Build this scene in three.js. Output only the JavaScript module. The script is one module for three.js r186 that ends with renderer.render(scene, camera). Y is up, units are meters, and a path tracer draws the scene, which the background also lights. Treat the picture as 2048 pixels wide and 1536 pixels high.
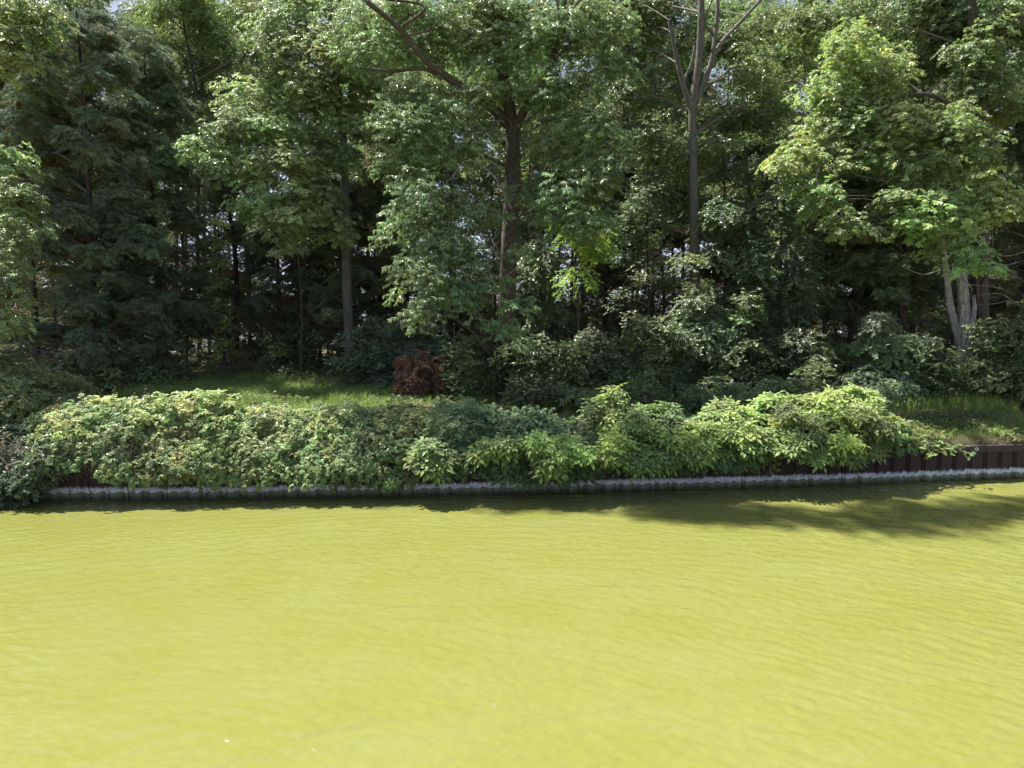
import * as THREE from 'three';
import { mergeGeometries } from 'three/addons/utils/BufferGeometryUtils.js';
import { ImprovedNoise } from 'three/addons/math/ImprovedNoise.js';

// ------------------------------------------------------------------ camera, sky, sun, exposure
const scene = new THREE.Scene();
const EYE = new THREE.Vector3(0, 4.2, 0), PITCH = -5 * Math.PI / 180, FOCAL = 1366;
const camera = new THREE.PerspectiveCamera(2 * Math.atan(768 / FOCAL) * 180 / Math.PI, 4 / 3, 0.1, 4000);
camera.position.copy(EYE);
camera.rotation.set(PITCH, 0, 0);

const SUN_EL = 62 * Math.PI / 180, SUN_AZ = 53 * Math.PI / 180;           // high on the left, a little behind the trees
const SUN = new THREE.Vector3(-Math.sin(SUN_AZ) * Math.cos(SUN_EL), Math.sin(SUN_EL), -Math.cos(SUN_AZ) * Math.cos(SUN_EL));
{
  const W = 512, H = 256, data = new Float32Array(W * H * 4);
  for (let j = 0; j < H; j++) for (let i = 0; i < W; i++) {
    const el = ((j + 0.5) / H - 0.5) * Math.PI, az = ((i + 0.5) / W - 0.5) * 2 * Math.PI;
    const y = Math.sin(el), x = Math.cos(el) * Math.cos(az), z = Math.cos(el) * Math.sin(az);
    const h = Math.pow(1 - Math.max(0, y), 4.5);
    const c = Math.max(0, x * SUN.x + y * SUN.y + z * SUN.z);
    const glow = 0.14 * Math.pow(c, 3) + 0.2 * Math.pow(c, 14);
    const o = (j * W + i) * 4;
    data[o] = 0.09 + 0.33 * h + glow; data[o + 1] = 0.12 + 0.34 * h + glow; data[o + 2] = 0.18 + 0.36 * h + glow; data[o + 3] = 1;
  }
  const sky = new THREE.DataTexture(data, W, H, THREE.RGBAFormat, THREE.FloatType);
  sky.mapping = THREE.EquirectangularReflectionMapping; sky.magFilter = THREE.LinearFilter; sky.needsUpdate = true;
  scene.background = sky; scene.environment = sky;
}
const sun = new THREE.DirectionalLight(new THREE.Color().setRGB(1, 0.95, 0.86), 5.0);
sun.position.copy(SUN).multiplyScalar(80).add(new THREE.Vector3(0, 0, -25));
sun.target.position.set(0, 0, -25);
sun.castShadow = true; sun.shadow.mapSize.set(4096, 4096); sun.shadow.radius = 2.2;
Object.assign(sun.shadow.camera, { left: -60, right: 60, top: 60, bottom: -60, near: 1, far: 220 });
scene.add(sun, sun.target);
const EXPOSURE = 3.1;

// ------------------------------------------------------------------ helpers
function rng(seed) { let a = seed >>> 0; return () => { a = (a + 0x6D2B79F5) | 0; let t = Math.imul(a ^ (a >>> 15), 1 | a); t = (t + Math.imul(t ^ (t >>> 7), 61 | t)) ^ t; return ((t ^ (t >>> 14)) >>> 0) / 4294967296; }; }
const V = (x, y, z) => new THREE.Vector3(x, y, z);
const perlin = new ImprovedNoise();
const noise = (x, y, z = 0) => perlin.noise(x, y, z);
const fbm = (x, y, z = 0, n = 4) => { let s = 0, a = 0.5, f = 1; for (let i = 0; i < n; i++) { s += a * noise(x * f, y * f, z * f + i * 7.3); a *= 0.5; f *= 2.03; } return s; };
const lerp = (a, b, t) => a + (b - a) * t, clamp = (x, a, b) => Math.min(b, Math.max(a, x));
const smooth = (a, b, x) => { const t = clamp((x - a) / (b - a), 0, 1); return t * t * (3 - 2 * t); };
const used = new Map();
function numbered(name) { const n = used.get(name) || 0; used.set(name, n + 1); return n ? `${name}_${String(n).padStart(3, '0')}` : name; }
function thing(name, label, category, pos = V(0, 0, 0), group) {
  const o = new THREE.Group(); o.name = numbered(name); o.position.copy(pos); o.userData = { label, category };
  if (group) o.userData.group = group;
  scene.add(o); return o;
}
function part(name, geo, mat, parent) { const m = new THREE.Mesh(geo, mat); m.name = numbered(name); parent.add(m); return m; }
// the point at world depth d seen in a direction measured on the photograph (2048 x 1536)
function at(px, py, d) {
  const x = (px - 1024) / FOCAL, y = -(py - 768) / FOCAL, c = Math.cos(PITCH), s = Math.sin(PITCH);
  const dy = y * c + s, dz = y * s - c, k = d / -dz;
  return V(x * k, EYE.y + dy * k, -d);
}
const metres = (px, d) => px * d / FOCAL;
const wallZ = (x) => -16.75 - 0.086 * x - 0.0025 * x * x * (Math.abs(x) > 25 ? 25 / Math.abs(x) : 1);
const WALL_TOP = 0.95;
function groundY(x, z) {
  const s = wallZ(x) - z;
  if (s < 0) return -1.2;
  const rise = 0.90 + 1.0 * (1 - Math.exp(-s / 4)) + 0.10 * noise(x * 0.35, z * 0.35) * smooth(0, 2, s) + 0.03 * noise(x * 1.7, z * 1.7, 4);
  return lerp(rise, -1.5, smooth(52, 62, s));
}
const ground = (px, d) => { const x = (px - 1024) / FOCAL * d; return V(x, groundY(x, -d), -d); };

function dataTexture(w, h, f, srgb, rx = 1, ry = 1) {
  const d = new Uint8Array(w * h * 4);
  for (let j = 0; j < h; j++) for (let i = 0; i < w; i++) {
    const c = f(i / w, j / h), o = (j * w + i) * 4;
    for (let k = 0; k < 3; k++) { let v = Array.isArray(c) ? c[k] : c; if (srgb) v = v <= 0.0031308 ? v * 12.92 : 1.055 * Math.pow(v, 1 / 2.4) - 0.055; d[o + k] = clamp(v * 255, 0, 255); }
    d[o + 3] = 255;
  }
  const t = new THREE.DataTexture(d, w, h, THREE.RGBAFormat);
  t.wrapS = t.wrapT = THREE.RepeatWrapping; t.magFilter = THREE.LinearFilter; t.minFilter = THREE.LinearFilter; t.repeat.set(rx, ry);
  if (srgb) t.colorSpace = THREE.SRGBColorSpace;
  t.needsUpdate = true; return t;
}
const tileFbm = (u, v, p, q, z, n = 4) => {           // repeats at 0..1
  const a = u * 2 * Math.PI, r = p / (2 * Math.PI);
  let s = 0, amp = 0.5, f = 1;
  for (let i = 0; i < n; i++) { const b = (k) => noise(Math.cos(a) * r * f + 11.3, Math.sin(a) * r * f + 5.1, (v - k) * q * f + z + i * 3.7); s += amp * lerp(b(0), b(1), smooth(0.8, 1, v)); amp *= 0.5; f *= 2; }
  return s;
};

// ------------------------------------------------------------------ materials
const rgb = (r, g, b) => new THREE.Color().setRGB(r, g, b);
function barkMaterial(r, g, b, seed) {
  const ridge = (u, v) => { const n = tileFbm(u, v, 9, 3.2, seed, 3); return clamp(0.5 + 1.9 * Math.abs(n) * 2 - 0.45 + 0.25 * tileFbm(u, v, 20, 9, seed + 9, 2), 0, 1); };
  const map = dataTexture(256, 256, (u, v) => { const k = 0.45 + 0.75 * ridge(u, v), l = 0.5 + tileFbm(u, v, 3, 2, seed + 20, 3); return [r * k * (1 + 0.15 * l), g * k * (1 + 0.18 * l), b * k * (1 + 0.2 * l)]; }, true);
  return new THREE.MeshStandardMaterial({ map, bumpMap: dataTexture(256, 256, ridge, false), bumpScale: 0.03, roughness: 0.92 });
}
const M = {
  barkBrown: barkMaterial(0.12, 0.092, 0.074, 1.5),
  barkGrey: barkMaterial(0.175, 0.16, 0.145, 7.7),
  barkDark: barkMaterial(0.085, 0.066, 0.055, 13.1),
  barkSilver: barkMaterial(0.48, 0.44, 0.42, 21.3),
  twig: new THREE.MeshStandardMaterial({ color: rgb(0.13, 0.10, 0.085), roughness: 0.9 }),
  deadTwig: new THREE.MeshStandardMaterial({ color: rgb(0.19, 0.135, 0.11), roughness: 0.9 }),
  paleTwig: new THREE.MeshStandardMaterial({ color: rgb(0.36, 0.32, 0.29), roughness: 0.85 }),
  redStem: new THREE.MeshStandardMaterial({ color: rgb(0.16, 0.06, 0.045), roughness: 0.8 }),
};
function leafMaterial(gloss, coatRough, through) {
  return new THREE.MeshPhysicalMaterial({ color: rgb(1, 1, 1), vertexColors: true, roughness: 1, transmission: through, thickness: 0, clearcoat: gloss, clearcoatRoughness: coatRough, side: THREE.DoubleSide });
}
const L = { oak: leafMaterial(1.0, 0.31, 0.48), soft: leafMaterial(0.3, 0.4, 0.5), hedge: leafMaterial(0.45, 0.3, 0.45), cedar: leafMaterial(0.15, 0.5, 0.25), grass: leafMaterial(0.25, 0.5, 0.35), dead: leafMaterial(0.0, 0.6, 0.12) };

// ------------------------------------------------------------------ leaf sprays (one twig with its leaves; drawn many times)
class Leaves {
  constructor() { this.p = []; this.c = []; }
  tri(a, b, c, k) { for (const v of [a, b, c]) { this.p.push(v.x, v.y, v.z); this.c.push(k[0], k[1], k[2]); } }
  leaf(base, dir, up, len, wid, fold, k, lobed) {
    const d = dir.clone().normalize(), side = d.clone().cross(up).normalize(), n = side.clone().cross(d).normalize();
    const P = (a, s, h) => base.clone().addScaledVector(d, a * len).addScaledVector(side, s * wid * 0.5).addScaledVector(n, h * wid);
    const B = P(0, 0, 0), T = P(1, 0, -0.22), m = P(0.48, 0, -fold * 0.5);
    const k2 = k.map((x) => x * 0.9);
    if (lobed) {
      const l1 = P(0.28, -0.85, fold * .3), l2 = P(0.45, -0.35, 0), l3 = P(0.68, -1, fold * .3), r1 = P(0.28, 0.85, fold * .3), r2 = P(0.45, 0.35, 0), r3 = P(0.68, 1, fold * .3);
      this.tri(B, l1, l2, k); this.tri(B, l2, m, k); this.tri(B, m, r2, k2); this.tri(B, r2, r1, k2);
      this.tri(l2, l3, T, k); this.tri(m, l2, T, k); this.tri(m, T, r2, k2); this.tri(r2, T, r3, k2);
    } else {
      const l = P(0.42, -1, fold * .4), r = P(0.42, 1, fold * .4);
      this.tri(B, l, m, k); this.tri(l, T, m, k); this.tri(B, m, r, k2); this.tri(m, T, r, k2);
    }
  }
  twig(a, b, ra, rb, k) {
    const d = b.clone().sub(a).normalize(), s = Math.abs(d.y) > 0.9 ? V(1, 0, 0) : V(0, 1, 0), u = d.clone().cross(s).normalize(), w = u.clone().cross(d);
    const ring = (c, r) => [0, 1, 2].map((i) => c.clone().addScaledVector(u, r * Math.cos(i * 2.094)).addScaledVector(w, r * Math.sin(i * 2.094)));
    const A = ring(a, ra), B = ring(b, rb);
    for (let i = 0; i < 3; i++) { const j = (i + 1) % 3; this.tri(A[i], A[j], B[i], k); this.tri(A[j], B[j], B[i], k); }
  }
  build() {
    const g = new THREE.BufferGeometry();
    g.setAttribute('position', new THREE.Float32BufferAttribute(this.p, 3));
    g.setAttribute('color', new THREE.Float32BufferAttribute(this.c, 3));
    g.computeVertexNormals(); return g;
  }
}
const BR = [1.1, 0.85, 0.7];
function broadSpray(seed, { n = 16, len = 0.36, leaf = 0.11, wide = 0.055, droop = 0.35, lobed = false, spread = 1 }) {
  const r = rng(seed), L2 = new Leaves();
  const pt = (t) => V(len * t, -0.10 * len * t * t + 0.03 * Math.sin(t * 5 + seed), 0.05 * len * Math.sin(t * 4 + seed));
  L2.twig(pt(0), pt(0.5), 0.006, 0.004, BR); L2.twig(pt(0.5), pt(1), 0.004, 0.002, BR);
  for (let i = 0; i < n; i++) {
    const t = i < n * 0.4 ? lerp(0.82, 1, r()) : lerp(0.12, 0.85, r()), yaw = (i % 2 ? 1 : -1) * lerp(0.2, 1.5, r()) * spread;
    const dir = V(Math.cos(yaw), -droop * lerp(-0.5, 1.7, r()), Math.sin(yaw));
    const up = V((r() - 0.5) * 1.1, 1, (r() - 0.5) * 1.1), k = 0.8 + 0.4 * r(), yel = 1 + 0.18 * (r() - 0.4), s = lerp(0.7, 1.2, r());
    L2.leaf(pt(t), dir, up, leaf * s, wide * s, 0.25, [k * yel, k, k * lerp(0.7, 1.1, r())], lobed);
  }
  return L2.build();
}
function compoundSpray(seed, { fronds = 4, leaflet = 0.09, wide = 0.045, pairs = 2, frond = 0.26, droop = 0.7 }) {
  const r = rng(seed), L2 = new Leaves();
  for (let f = 0; f < fronds; f++) {
    const yaw = (f / fronds) * 5.2 - 2.4 + (r() - 0.5) * 0.6, rise = lerp(0.0, 0.5, r());
    const d0 = V(Math.cos(yaw), rise, Math.sin(yaw)), pt = (t) => d0.clone().multiplyScalar(frond * t).add(V(0, -0.35 * frond * t * t, 0));
    L2.twig(pt(0), pt(1), 0.004, 0.002, [0.9, 1, 0.7]);
    const side = d0.clone().cross(V(0, 1, 0)).normalize();
    for (let i = 0; i < pairs; i++) for (const s of [-1, 1]) {
      const t = lerp(0.4, 0.95, i / Math.max(1, pairs - 0.4)), k = 0.85 + 0.3 * r();
      L2.leaf(pt(t), d0.clone().multiplyScalar(0.55).addScaledVector(side, s).add(V(0, -droop * lerp(0.4, 1.3, r()), 0)), V((r() - 0.5) * 0.6, 1, (r() - 0.5) * 0.6), leaflet * lerp(0.8, 1.15, r()), wide, 0.25, [k, k, k * 0.9]);
    }
    L2.leaf(pt(1), d0.clone().add(V(0, -droop, 0)), V(0, 1, 0), leaflet * 1.15, wide * 1.1, 0.25, [1, 1, 0.9]);
  }
  return L2.build();
}
function cedarSpray(seed, n = 46, droop = 0.25) {
  const r = rng(seed), L2 = new Leaves(), len = 0.42;
  L2.twig(V(0, 0, 0), V(len * 0.8, -0.05, 0), 0.006, 0.002, [1.6, 1.0, 0.8]);
  for (let i = 0; i < n; i++) {
    const t = r(), yaw = (i % 2 ? 1 : -1) * lerp(0.15, 1.0, r()), dir = V(Math.cos(yaw), -droop + (r() - 0.5) * 1.1, Math.sin(yaw)), k = 0.65 + 0.7 * r();
    const o = V(len * t * 0.85, -0.05 * t + (r() - 0.5) * 0.05, (r() - 0.5) * 0.08 + Math.sin(yaw) * 0.05);
    const s = lerp(0.06, 0.14, r()), up = V(r() - 0.5, r() - 0.2, r() - 0.5);
    L2.leaf(o, dir, up, s, 0.026, 0.3, [k * lerp(0.9, 1.25, r()), k, k * lerp(0.75, 1.15, r())]);
  }
  return L2.build();
}
function bareSpray(seed, n = 14) {
  const r = rng(seed), L2 = new Leaves();
  const go = (a, d, len, rad, depth) => {
    const mid = a.clone().addScaledVector(d, len * 0.5).add(V(0, (r() - 0.5) * len * 0.14, 0)), b = a.clone().addScaledVector(d, len).add(V(0, (r() - 0.65) * len * 0.22, 0)), k = 0.8 + 0.4 * r();
    L2.twig(a, mid, rad, rad * 0.75, [k, k, k]); L2.twig(mid, b, rad * 0.75, rad * 0.4, [k, k, k]);
    if (depth > 0) for (let i = 0; i < (depth > 1 ? n : 4); i++) { const t = lerp(0.2, 1, r()), o = t < 0.5 ? a.clone().lerp(mid, t * 2) : mid.clone().lerp(b, t * 2 - 1), y = (r() - 0.5) * 2.2; go(o, d.clone().applyAxisAngle(V(0, 1, 0), y).add(V(0, (r() - 0.5) * 0.7, 0)).normalize(), len * lerp(0.25, 0.5, r()), rad * 0.5, depth - 1); }
  };
  go(V(0, 0, 0), V(1, 0.05, 0), 1.3, 0.014, 2);
  return L2.build();
}
function grassTuft(seed, n, h, wide, lean) {
  const r = rng(seed), L2 = new Leaves();
  for (let i = 0; i < n; i++) {
    const a = r() * 6.283, q = r() * 0.09, b = V(Math.cos(a) * q, 0, Math.sin(a) * q), hh = h * lerp(0.45, 1.1, r()), y = r() * 6.283, le = lean * lerp(0.2, 1.2, r());
    const m = b.clone().add(V(Math.cos(y) * hh * le * 0.35, hh * 0.6, Math.sin(y) * hh * le * 0.35)), t = b.clone().add(V(Math.cos(y) * hh * le, hh * lerp(0.75, 1, r()), Math.sin(y) * hh * le));
    const s = V(-Math.sin(y), 0, Math.cos(y)).multiplyScalar(wide * 0.5), k = 0.75 + 0.5 * r(), c0 = [k, k, k], c1 = [k * 1.1, k * 1.05, k];
    L2.tri(b.clone().sub(s), b.clone().add(s), m.clone().add(s.clone().multiplyScalar(0.8)), c0);
    L2.tri(b.clone().sub(s), m.clone().add(s.clone().multiplyScalar(0.8)), m.clone().sub(s.clone().multiplyScalar(0.8)), c0);
    L2.tri(m.clone().sub(s.clone().multiplyScalar(0.8)), m.clone().add(s.clone().multiplyScalar(0.8)), t, c1);
  }
  return L2.build();
}
const S = {
  oak: broadSpray(3, { n: 24, len: 0.42, leaf: 0.125, wide: 0.038, droop: 0.6 }),
  oakB: broadSpray(5, { n: 18, len: 0.34, leaf: 0.125, wide: 0.066, droop: 0.35, lobed: true }),
  elm: broadSpray(7, { n: 22, len: 0.42, leaf: 0.09, wide: 0.048, droop: 0.3 }),
  shrub: broadSpray(9, { n: 20, len: 0.34, leaf: 0.078, wide: 0.042, droop: 0.25 }),
  hedge: broadSpray(11, { n: 17, len: 0.30, leaf: 0.082, wide: 0.05, droop: 0.25, spread: 1.2 }),
  elder: compoundSpray(13, { fronds: 5, leaflet: 0.15, wide: 0.072, pairs: 2, frond: 0.25, droop: 0.42 }),
  sumac: compoundSpray(15, { fronds: 4, leaflet: 0.10, wide: 0.034, pairs: 4, frond: 0.32, droop: 0.35 }),
  cedar: cedarSpray(17), cedarB: cedarSpray(19, 46, 0.6), bare: bareSpray(21, 12),
  grass: grassTuft(23, 16, 0.32, 0.008, 0.5), straw: grassTuft(25, 14, 0.24, 0.006, 0.9), tall: grassTuft(27, 18, 0.55, 0.010, 0.6),
};

// ------------------------------------------------------------------ limbs and crowns
function limb(points, r0, r1, sides = 8, seg = 8, gnarl = 0.06, seed = 1, flare = 0) {
  const curve = new THREE.CatmullRomCurve3(points), pos = [], uv = [], idx = [], len = curve.getLength();
  let side = null;
  for (let i = 0; i <= seg; i++) {
    const t = i / seg, c = curve.getPoint(t), d = curve.getTangent(t);
    if (!side) side = Math.abs(d.y) > 0.8 ? V(1, 0, 0) : V(0, 1, 0);
    const w = side.clone().cross(d).normalize(), u = d.clone().cross(w).normalize(); side = u.clone();
    const R = lerp(r0, r1, Math.pow(t, 0.85)) * (1 + flare * Math.exp(-t * len / 0.45));
    for (let j = 0; j <= sides; j++) {
      const a = (j % sides) / sides * 6.28318, rr = R * (1 + gnarl * (1.6 * noise(Math.cos(a) * 1.6 + seed, Math.sin(a) * 1.6, t * len * 0.9 + seed) + (flare ? 0.8 * Math.exp(-t * len / 0.6) * Math.sin(a * 5 + seed) : 0)));
      const p = c.clone().addScaledVector(u, Math.cos(a) * rr).addScaledVector(w, Math.sin(a) * rr);
      pos.push(p.x, p.y, p.z); uv.push(j / sides * Math.max(1, Math.round(6.28 * r0 / 0.5)), t * len / 0.9);
    }
  }
  const n = sides + 1;
  for (let i = 0; i < seg; i++) for (let j = 0; j < sides; j++) { const a = i * n + j, b = a + n; idx.push(a, a + 1, b, a + 1, b + 1, b); }
  const g = new THREE.BufferGeometry();
  g.setAttribute('position', new THREE.Float32BufferAttribute(pos, 3)); g.setAttribute('uv', new THREE.Float32BufferAttribute(uv, 2)); g.setIndex(idx);
  g.computeVertexNormals();
  return g;
}
const _m = new THREE.Matrix4(), _x = V(0, 0, 0), _y = V(0, 0, 0), _z = V(0, 0, 0), _c = new THREE.Color();
const GREEN = 3.4;                                    // leaves pass on nearly as much light as they throw back
class Crown {                                          // collects sprays of one plant
  constructor(seed) { this.r = rng(seed); this.m = []; this.c = []; }
  put(p, dir, size, tint, upJitter = 0.7, face = null) {
    const r = this.r;
    _x.copy(dir).normalize(); _y.set((r() - 0.5) * upJitter, 1, (r() - 0.5) * upJitter);
    if (face) { _y.add(face).normalize(); _x.addScaledVector(_y, -_x.dot(_y)).normalize(); _z.crossVectors(_x, _y); }   // leaves turn their faces up and outward
    else { _z.crossVectors(_x, _y).normalize(); _y.crossVectors(_z, _x); }
    _m.makeBasis(_x.clone().multiplyScalar(size), _y.clone().multiplyScalar(size), _z.clone().multiplyScalar(size)).setPosition(p);
    this.m.push(_m.clone()); this.c.push(tint);
  }
  // a bough's leaf mass: ragged shelves of sprays round a centre
  bough(c, R, { n = 110, flat = 0.9, tint = [0.06, 0.09, 0.03], vary = 0.25, droop = 0.1, size = 1, subs = 8, depth = 0.8, face = 0.75, facing = null, loose = 0.25 } = {}) {
    const r = this.r, tips = [], tone = 1 + (r() - 0.5) * vary, yel = 1 + (r() - 0.5) * 0.25;
    for (let s = 0; s < subs; s++) {
      const a = r() * 6.283, e = Math.asin(lerp(-0.75, 0.95, r())), q = R * lerp(0.25 + 0.2 * loose, 0.82 + 0.45 * loose, r());
      const o = V(c.x + Math.cos(a) * Math.cos(e) * q, c.y + Math.sin(e) * q * 0.85, c.z + Math.sin(a) * Math.cos(e) * q * depth), sr = R * lerp(0.28, 0.62, r()) * (1 - 0.38 * loose), sk = lerp(0.8, 1.2, r()); tips.push(o);
      for (let i = 0; i < n / subs; i++) {
        const b = r() * 6.283, f = Math.asin(lerp(-0.9, 1, r())), w = sr * Math.pow(r(), 0.42);
        const d = V(Math.cos(b) * Math.cos(f), Math.sin(f), Math.sin(b) * Math.cos(f)), p = o.clone().add(V(d.x * w, d.y * w * flat - 0.15 * droop * w, d.z * w));
        const out = V((o.x + d.x * sr - c.x) / R, 0, (o.z + d.z * sr - c.z) / R).multiplyScalar(face); if (facing) out.add(facing);
        d.y = d.y * 0.55 - droop + (r() - 0.5) * 0.5; d.x += (r() - 0.5) * 1.3; d.z += (r() - 0.5) * 1.3;
        let k = GREEN * sk * tone * lerp(0.75, 1.25, r()), odd = r(), a0 = 1, b0 = 1; if (odd < 0.05) { a0 = 1.18; b0 = 0.8; } else if (odd < 0.12) { a0 = 1.2; b0 = 1; k *= 1.2; }
        this.put(p, d, size * lerp(0.75, 1.2, r()), [tint[0] * k * yel * a0, tint[1] * k * (odd < 0.05 ? 0.92 : 1), tint[2] * k * b0], 1.0, out);
      }
    }
    return tips;
  }
  build(name, spray, mat, parent) {
    const im = new THREE.InstancedMesh(spray, mat, this.m.length);
    for (let i = 0; i < this.m.length; i++) { im.setMatrixAt(i, this.m[i]); im.setColorAt(i, _c.setRGB(...this.c[i])); }
    im.name = numbered(name); im.userData.kind = 'stuff'; im.frustumCulled = false; parent.add(im); return im;
  }
}
const SHIFT = (pts, b) => pts.map((p) => p.clone().sub(b));
// a tree: the axis of its trunk, its great limbs, and boughs of foliage (all in world places)
function tree({ name, label, category = 'tree', group, axis, r0, r1 = 0.05, bark = M.barkBrown, limbs = [], boughs, spray = S.oak, leaf = L.oak, opt = {}, seed = 1, dead = 0, twigMat = M.twig, density = 1 }) {
  const base = axis[0].clone(), t = thing(name, label, category, base, group), r = rng(seed * 77 + 5), crown = new Crown(seed);
  const ax = SHIFT(axis, base), curve = new THREE.CatmullRomCurve3(ax), len = curve.getLength();
  part('trunk', limb([ax[0].clone().add(V(0, -0.3, 0)), ...ax.slice(0)], r0, r1, r0 > 0.2 ? 16 : 9, Math.max(10, Math.round(len / 0.35)), 0.09, seed, r0 > 0.15 ? 0.35 : 0.15), bark, t);
  const anchors = [];
  for (let i = 0; i <= 40; i++) anchors.push({ p: curve.getPoint(i / 40), r: lerp(r0, r1, i / 40) });
  for (const l of limbs) {
    const pts = SHIFT(l.pts, base), c2 = new THREE.CatmullRomCurve3(pts);
    part('limb', limb(pts, l.r0, l.r1, 9, 14, 0.12, seed + l.r0 * 100), l.bark || bark, t);
    for (let i = 2; i <= 12; i++) anchors.push({ p: c2.getPoint(i / 12), r: lerp(l.r0, l.r1, i / 12) });
  }
  const twigs = [];
  for (const b of boughs) {
    const c = b.c.clone().sub(base), tips = crown.bough(c, b.R, { ...opt, ...b, n: (b.n || opt.n || 110) * 1.12 * density * (b.R / 0.9) ** 2 });
    let best = null, bs = 1e9;
    for (const a of anchors) { const h = Math.hypot(a.p.x - c.x, a.p.z - c.z), s = h + Math.abs(c.y - a.p.y - 0.45 * h) * 1.2; if (s < bs) { bs = s; best = a; } }
    const mid = best.p.clone().lerp(c, 0.55).add(V((r() - 0.5) * 0.3, 0.12 * best.p.distanceTo(c) * (r() + 0.2), (r() - 0.5) * 0.3)), br = clamp(best.r * 0.4, 0.012, 0.05);
    twigs.push(limb([best.p, mid, c], br, br * 0.35, 5, 5, 0.1, seed));
    for (const o of tips) twigs.push(limb([c.clone().lerp(mid, 0.25), c.clone().lerp(o, 0.6).add(V(0, 0.05, 0)), o], br * 0.4, 0.004, 3, 2, 0, seed));
  }
  if (twigs.length) part('branches', mergeGeometries(twigs), twigMat, t).userData.kind = 'stuff';
  if (crown.m.length) crown.build('crown', spray, leaf, t);
  if (dead) {
    const cr = new Crown(seed + 99);
    for (let i = 0; i < dead; i++) { const y = lerp(0.10, 0.62, r()), p = curve.getPoint(y), a = r() * 6.283; cr.put(p, V(Math.cos(a), lerp(-0.35, 0.25, r()), Math.sin(a)), lerp(0.5, 1.15, r()), [1, 1, 1].map((k) => k * lerp(0.6, 1.3, r())), 1.2); }
    cr.build('dead_twigs', S.bare, M.deadLeafTwig, t);
  }
  return t;
}
M.deadLeafTwig = new THREE.MeshStandardMaterial({ color: rgb(0.15, 0.105, 0.082), vertexColors: true, roughness: 0.95 });
const B = (list, d, jitter, seed, extra = {}, step = 2.2) => { const r = rng(seed); return list.map(([px, py, rp, dd]) => { const D = (dd ?? d) + (r() - 0.5) * jitter + step * (1 - py / 300); return { c: at(px, py, D), R: metres(rp, D) * 1.15, ...extra }; }); };
function cedar({ name = 'cedar_tree', label, px, d, top, width, low = 0.6, seed, tint = [0.035, 0.052, 0.034], r0 = 0.2, lean = 0, dead = 10, group, n = 1, spray = S.cedarB, open = 0 }) {
  const b = ground(px, d), r = rng(seed), H = top - b.y, axis = [0, 0.25, 0.5, 0.75, 1].map((t) => V(b.x + lean * t * t + 0.1 * Math.sin(t * 4 + seed), b.y + H * t, b.z));
  const boughs = [], count = Math.round(H * width * 3.2 * n);
  for (let i = 0; i < count; i++) {
    const t = lerp(low / H, 0.99, Math.pow(r(), 1.0 + open)), prof = width * (0.28 + 0.72 * Math.sqrt(Math.max(0, 1 - t))) * lerp(0.8, 1.1, noise(t * 6, seed) + 0.5), a = r() * 6.283, q = prof * Math.sqrt(lerp(0.15, 1, r()));
    boughs.push({ c: V(b.x + lean * t * t + Math.cos(a) * q, b.y + H * t + 0.2 * q, b.z + Math.sin(a) * q), R: lerp(0.45, 0.8, r()), flat: 0.55, droop: 0.45 });
  }
  return tree({ name, label, category: 'tree', group, axis, r0, r1: 0.03, bark: M.barkDark, boughs, spray, leaf: L.cedar, opt: { n: 130, tint, subs: 5, vary: 0.5 }, seed, dead, twigMat: M.twig });
}

// ------------------------------------------------------------------ the setting: ground, water
{
  const xs = [], zs = [];
  for (let x = -34; x <= 34; x += 0.35) xs.push(x);
  xs.unshift(-900, -300, -120, -70, -50, -42, -37); xs.push(37, 42, 50, 70, 120, 300, 900);
  for (let s = 0; s <= 62; s += s < 10 ? 0.3 : 0.8) zs.push(s);
  const pos = [], uv = [], idx = [], W = xs.length;
  for (const s of zs) for (const x of xs) { const z = wallZ(x) - s - 0.02; pos.push(x, s === 0 ? 0.88 : groundY(x, z), z); uv.push(x / 4, z / 4); }
  for (let j = 0; j + 1 < zs.length; j++) for (let i = 0; i + 1 < W; i++) { const a = j * W + i, b = a + W; idx.push(a, a + 1, b, a + 1, b + 1, b); }
  const g = new THREE.BufferGeometry();
  g.setAttribute('position', new THREE.Float32BufferAttribute(pos, 3)); g.setAttribute('uv', new THREE.Float32BufferAttribute(uv, 2)); g.setIndex(idx); g.computeVertexNormals();
  const soil = dataTexture(512, 512, (u, v) => { const a = tileFbm(u, v, 14, 14, 3, 5) + 0.5, b = tileFbm(u, v, 60, 60, 8, 2) + 0.5; return [0.05 + 0.07 * a + 0.05 * b, 0.05 + 0.055 * a + 0.04 * b, 0.025 + 0.03 * a + 0.025 * b]; }, true);
  const m = new THREE.Mesh(g, new THREE.MeshStandardMaterial({ map: soil, bumpMap: soil, bumpScale: 0.05, roughness: 0.97 }));
  m.name = 'ground'; m.userData = { kind: 'structure', label: 'wooded bank of soil and leaf litter behind the sheet wall', category: 'ground' }; scene.add(m);
}
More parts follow.
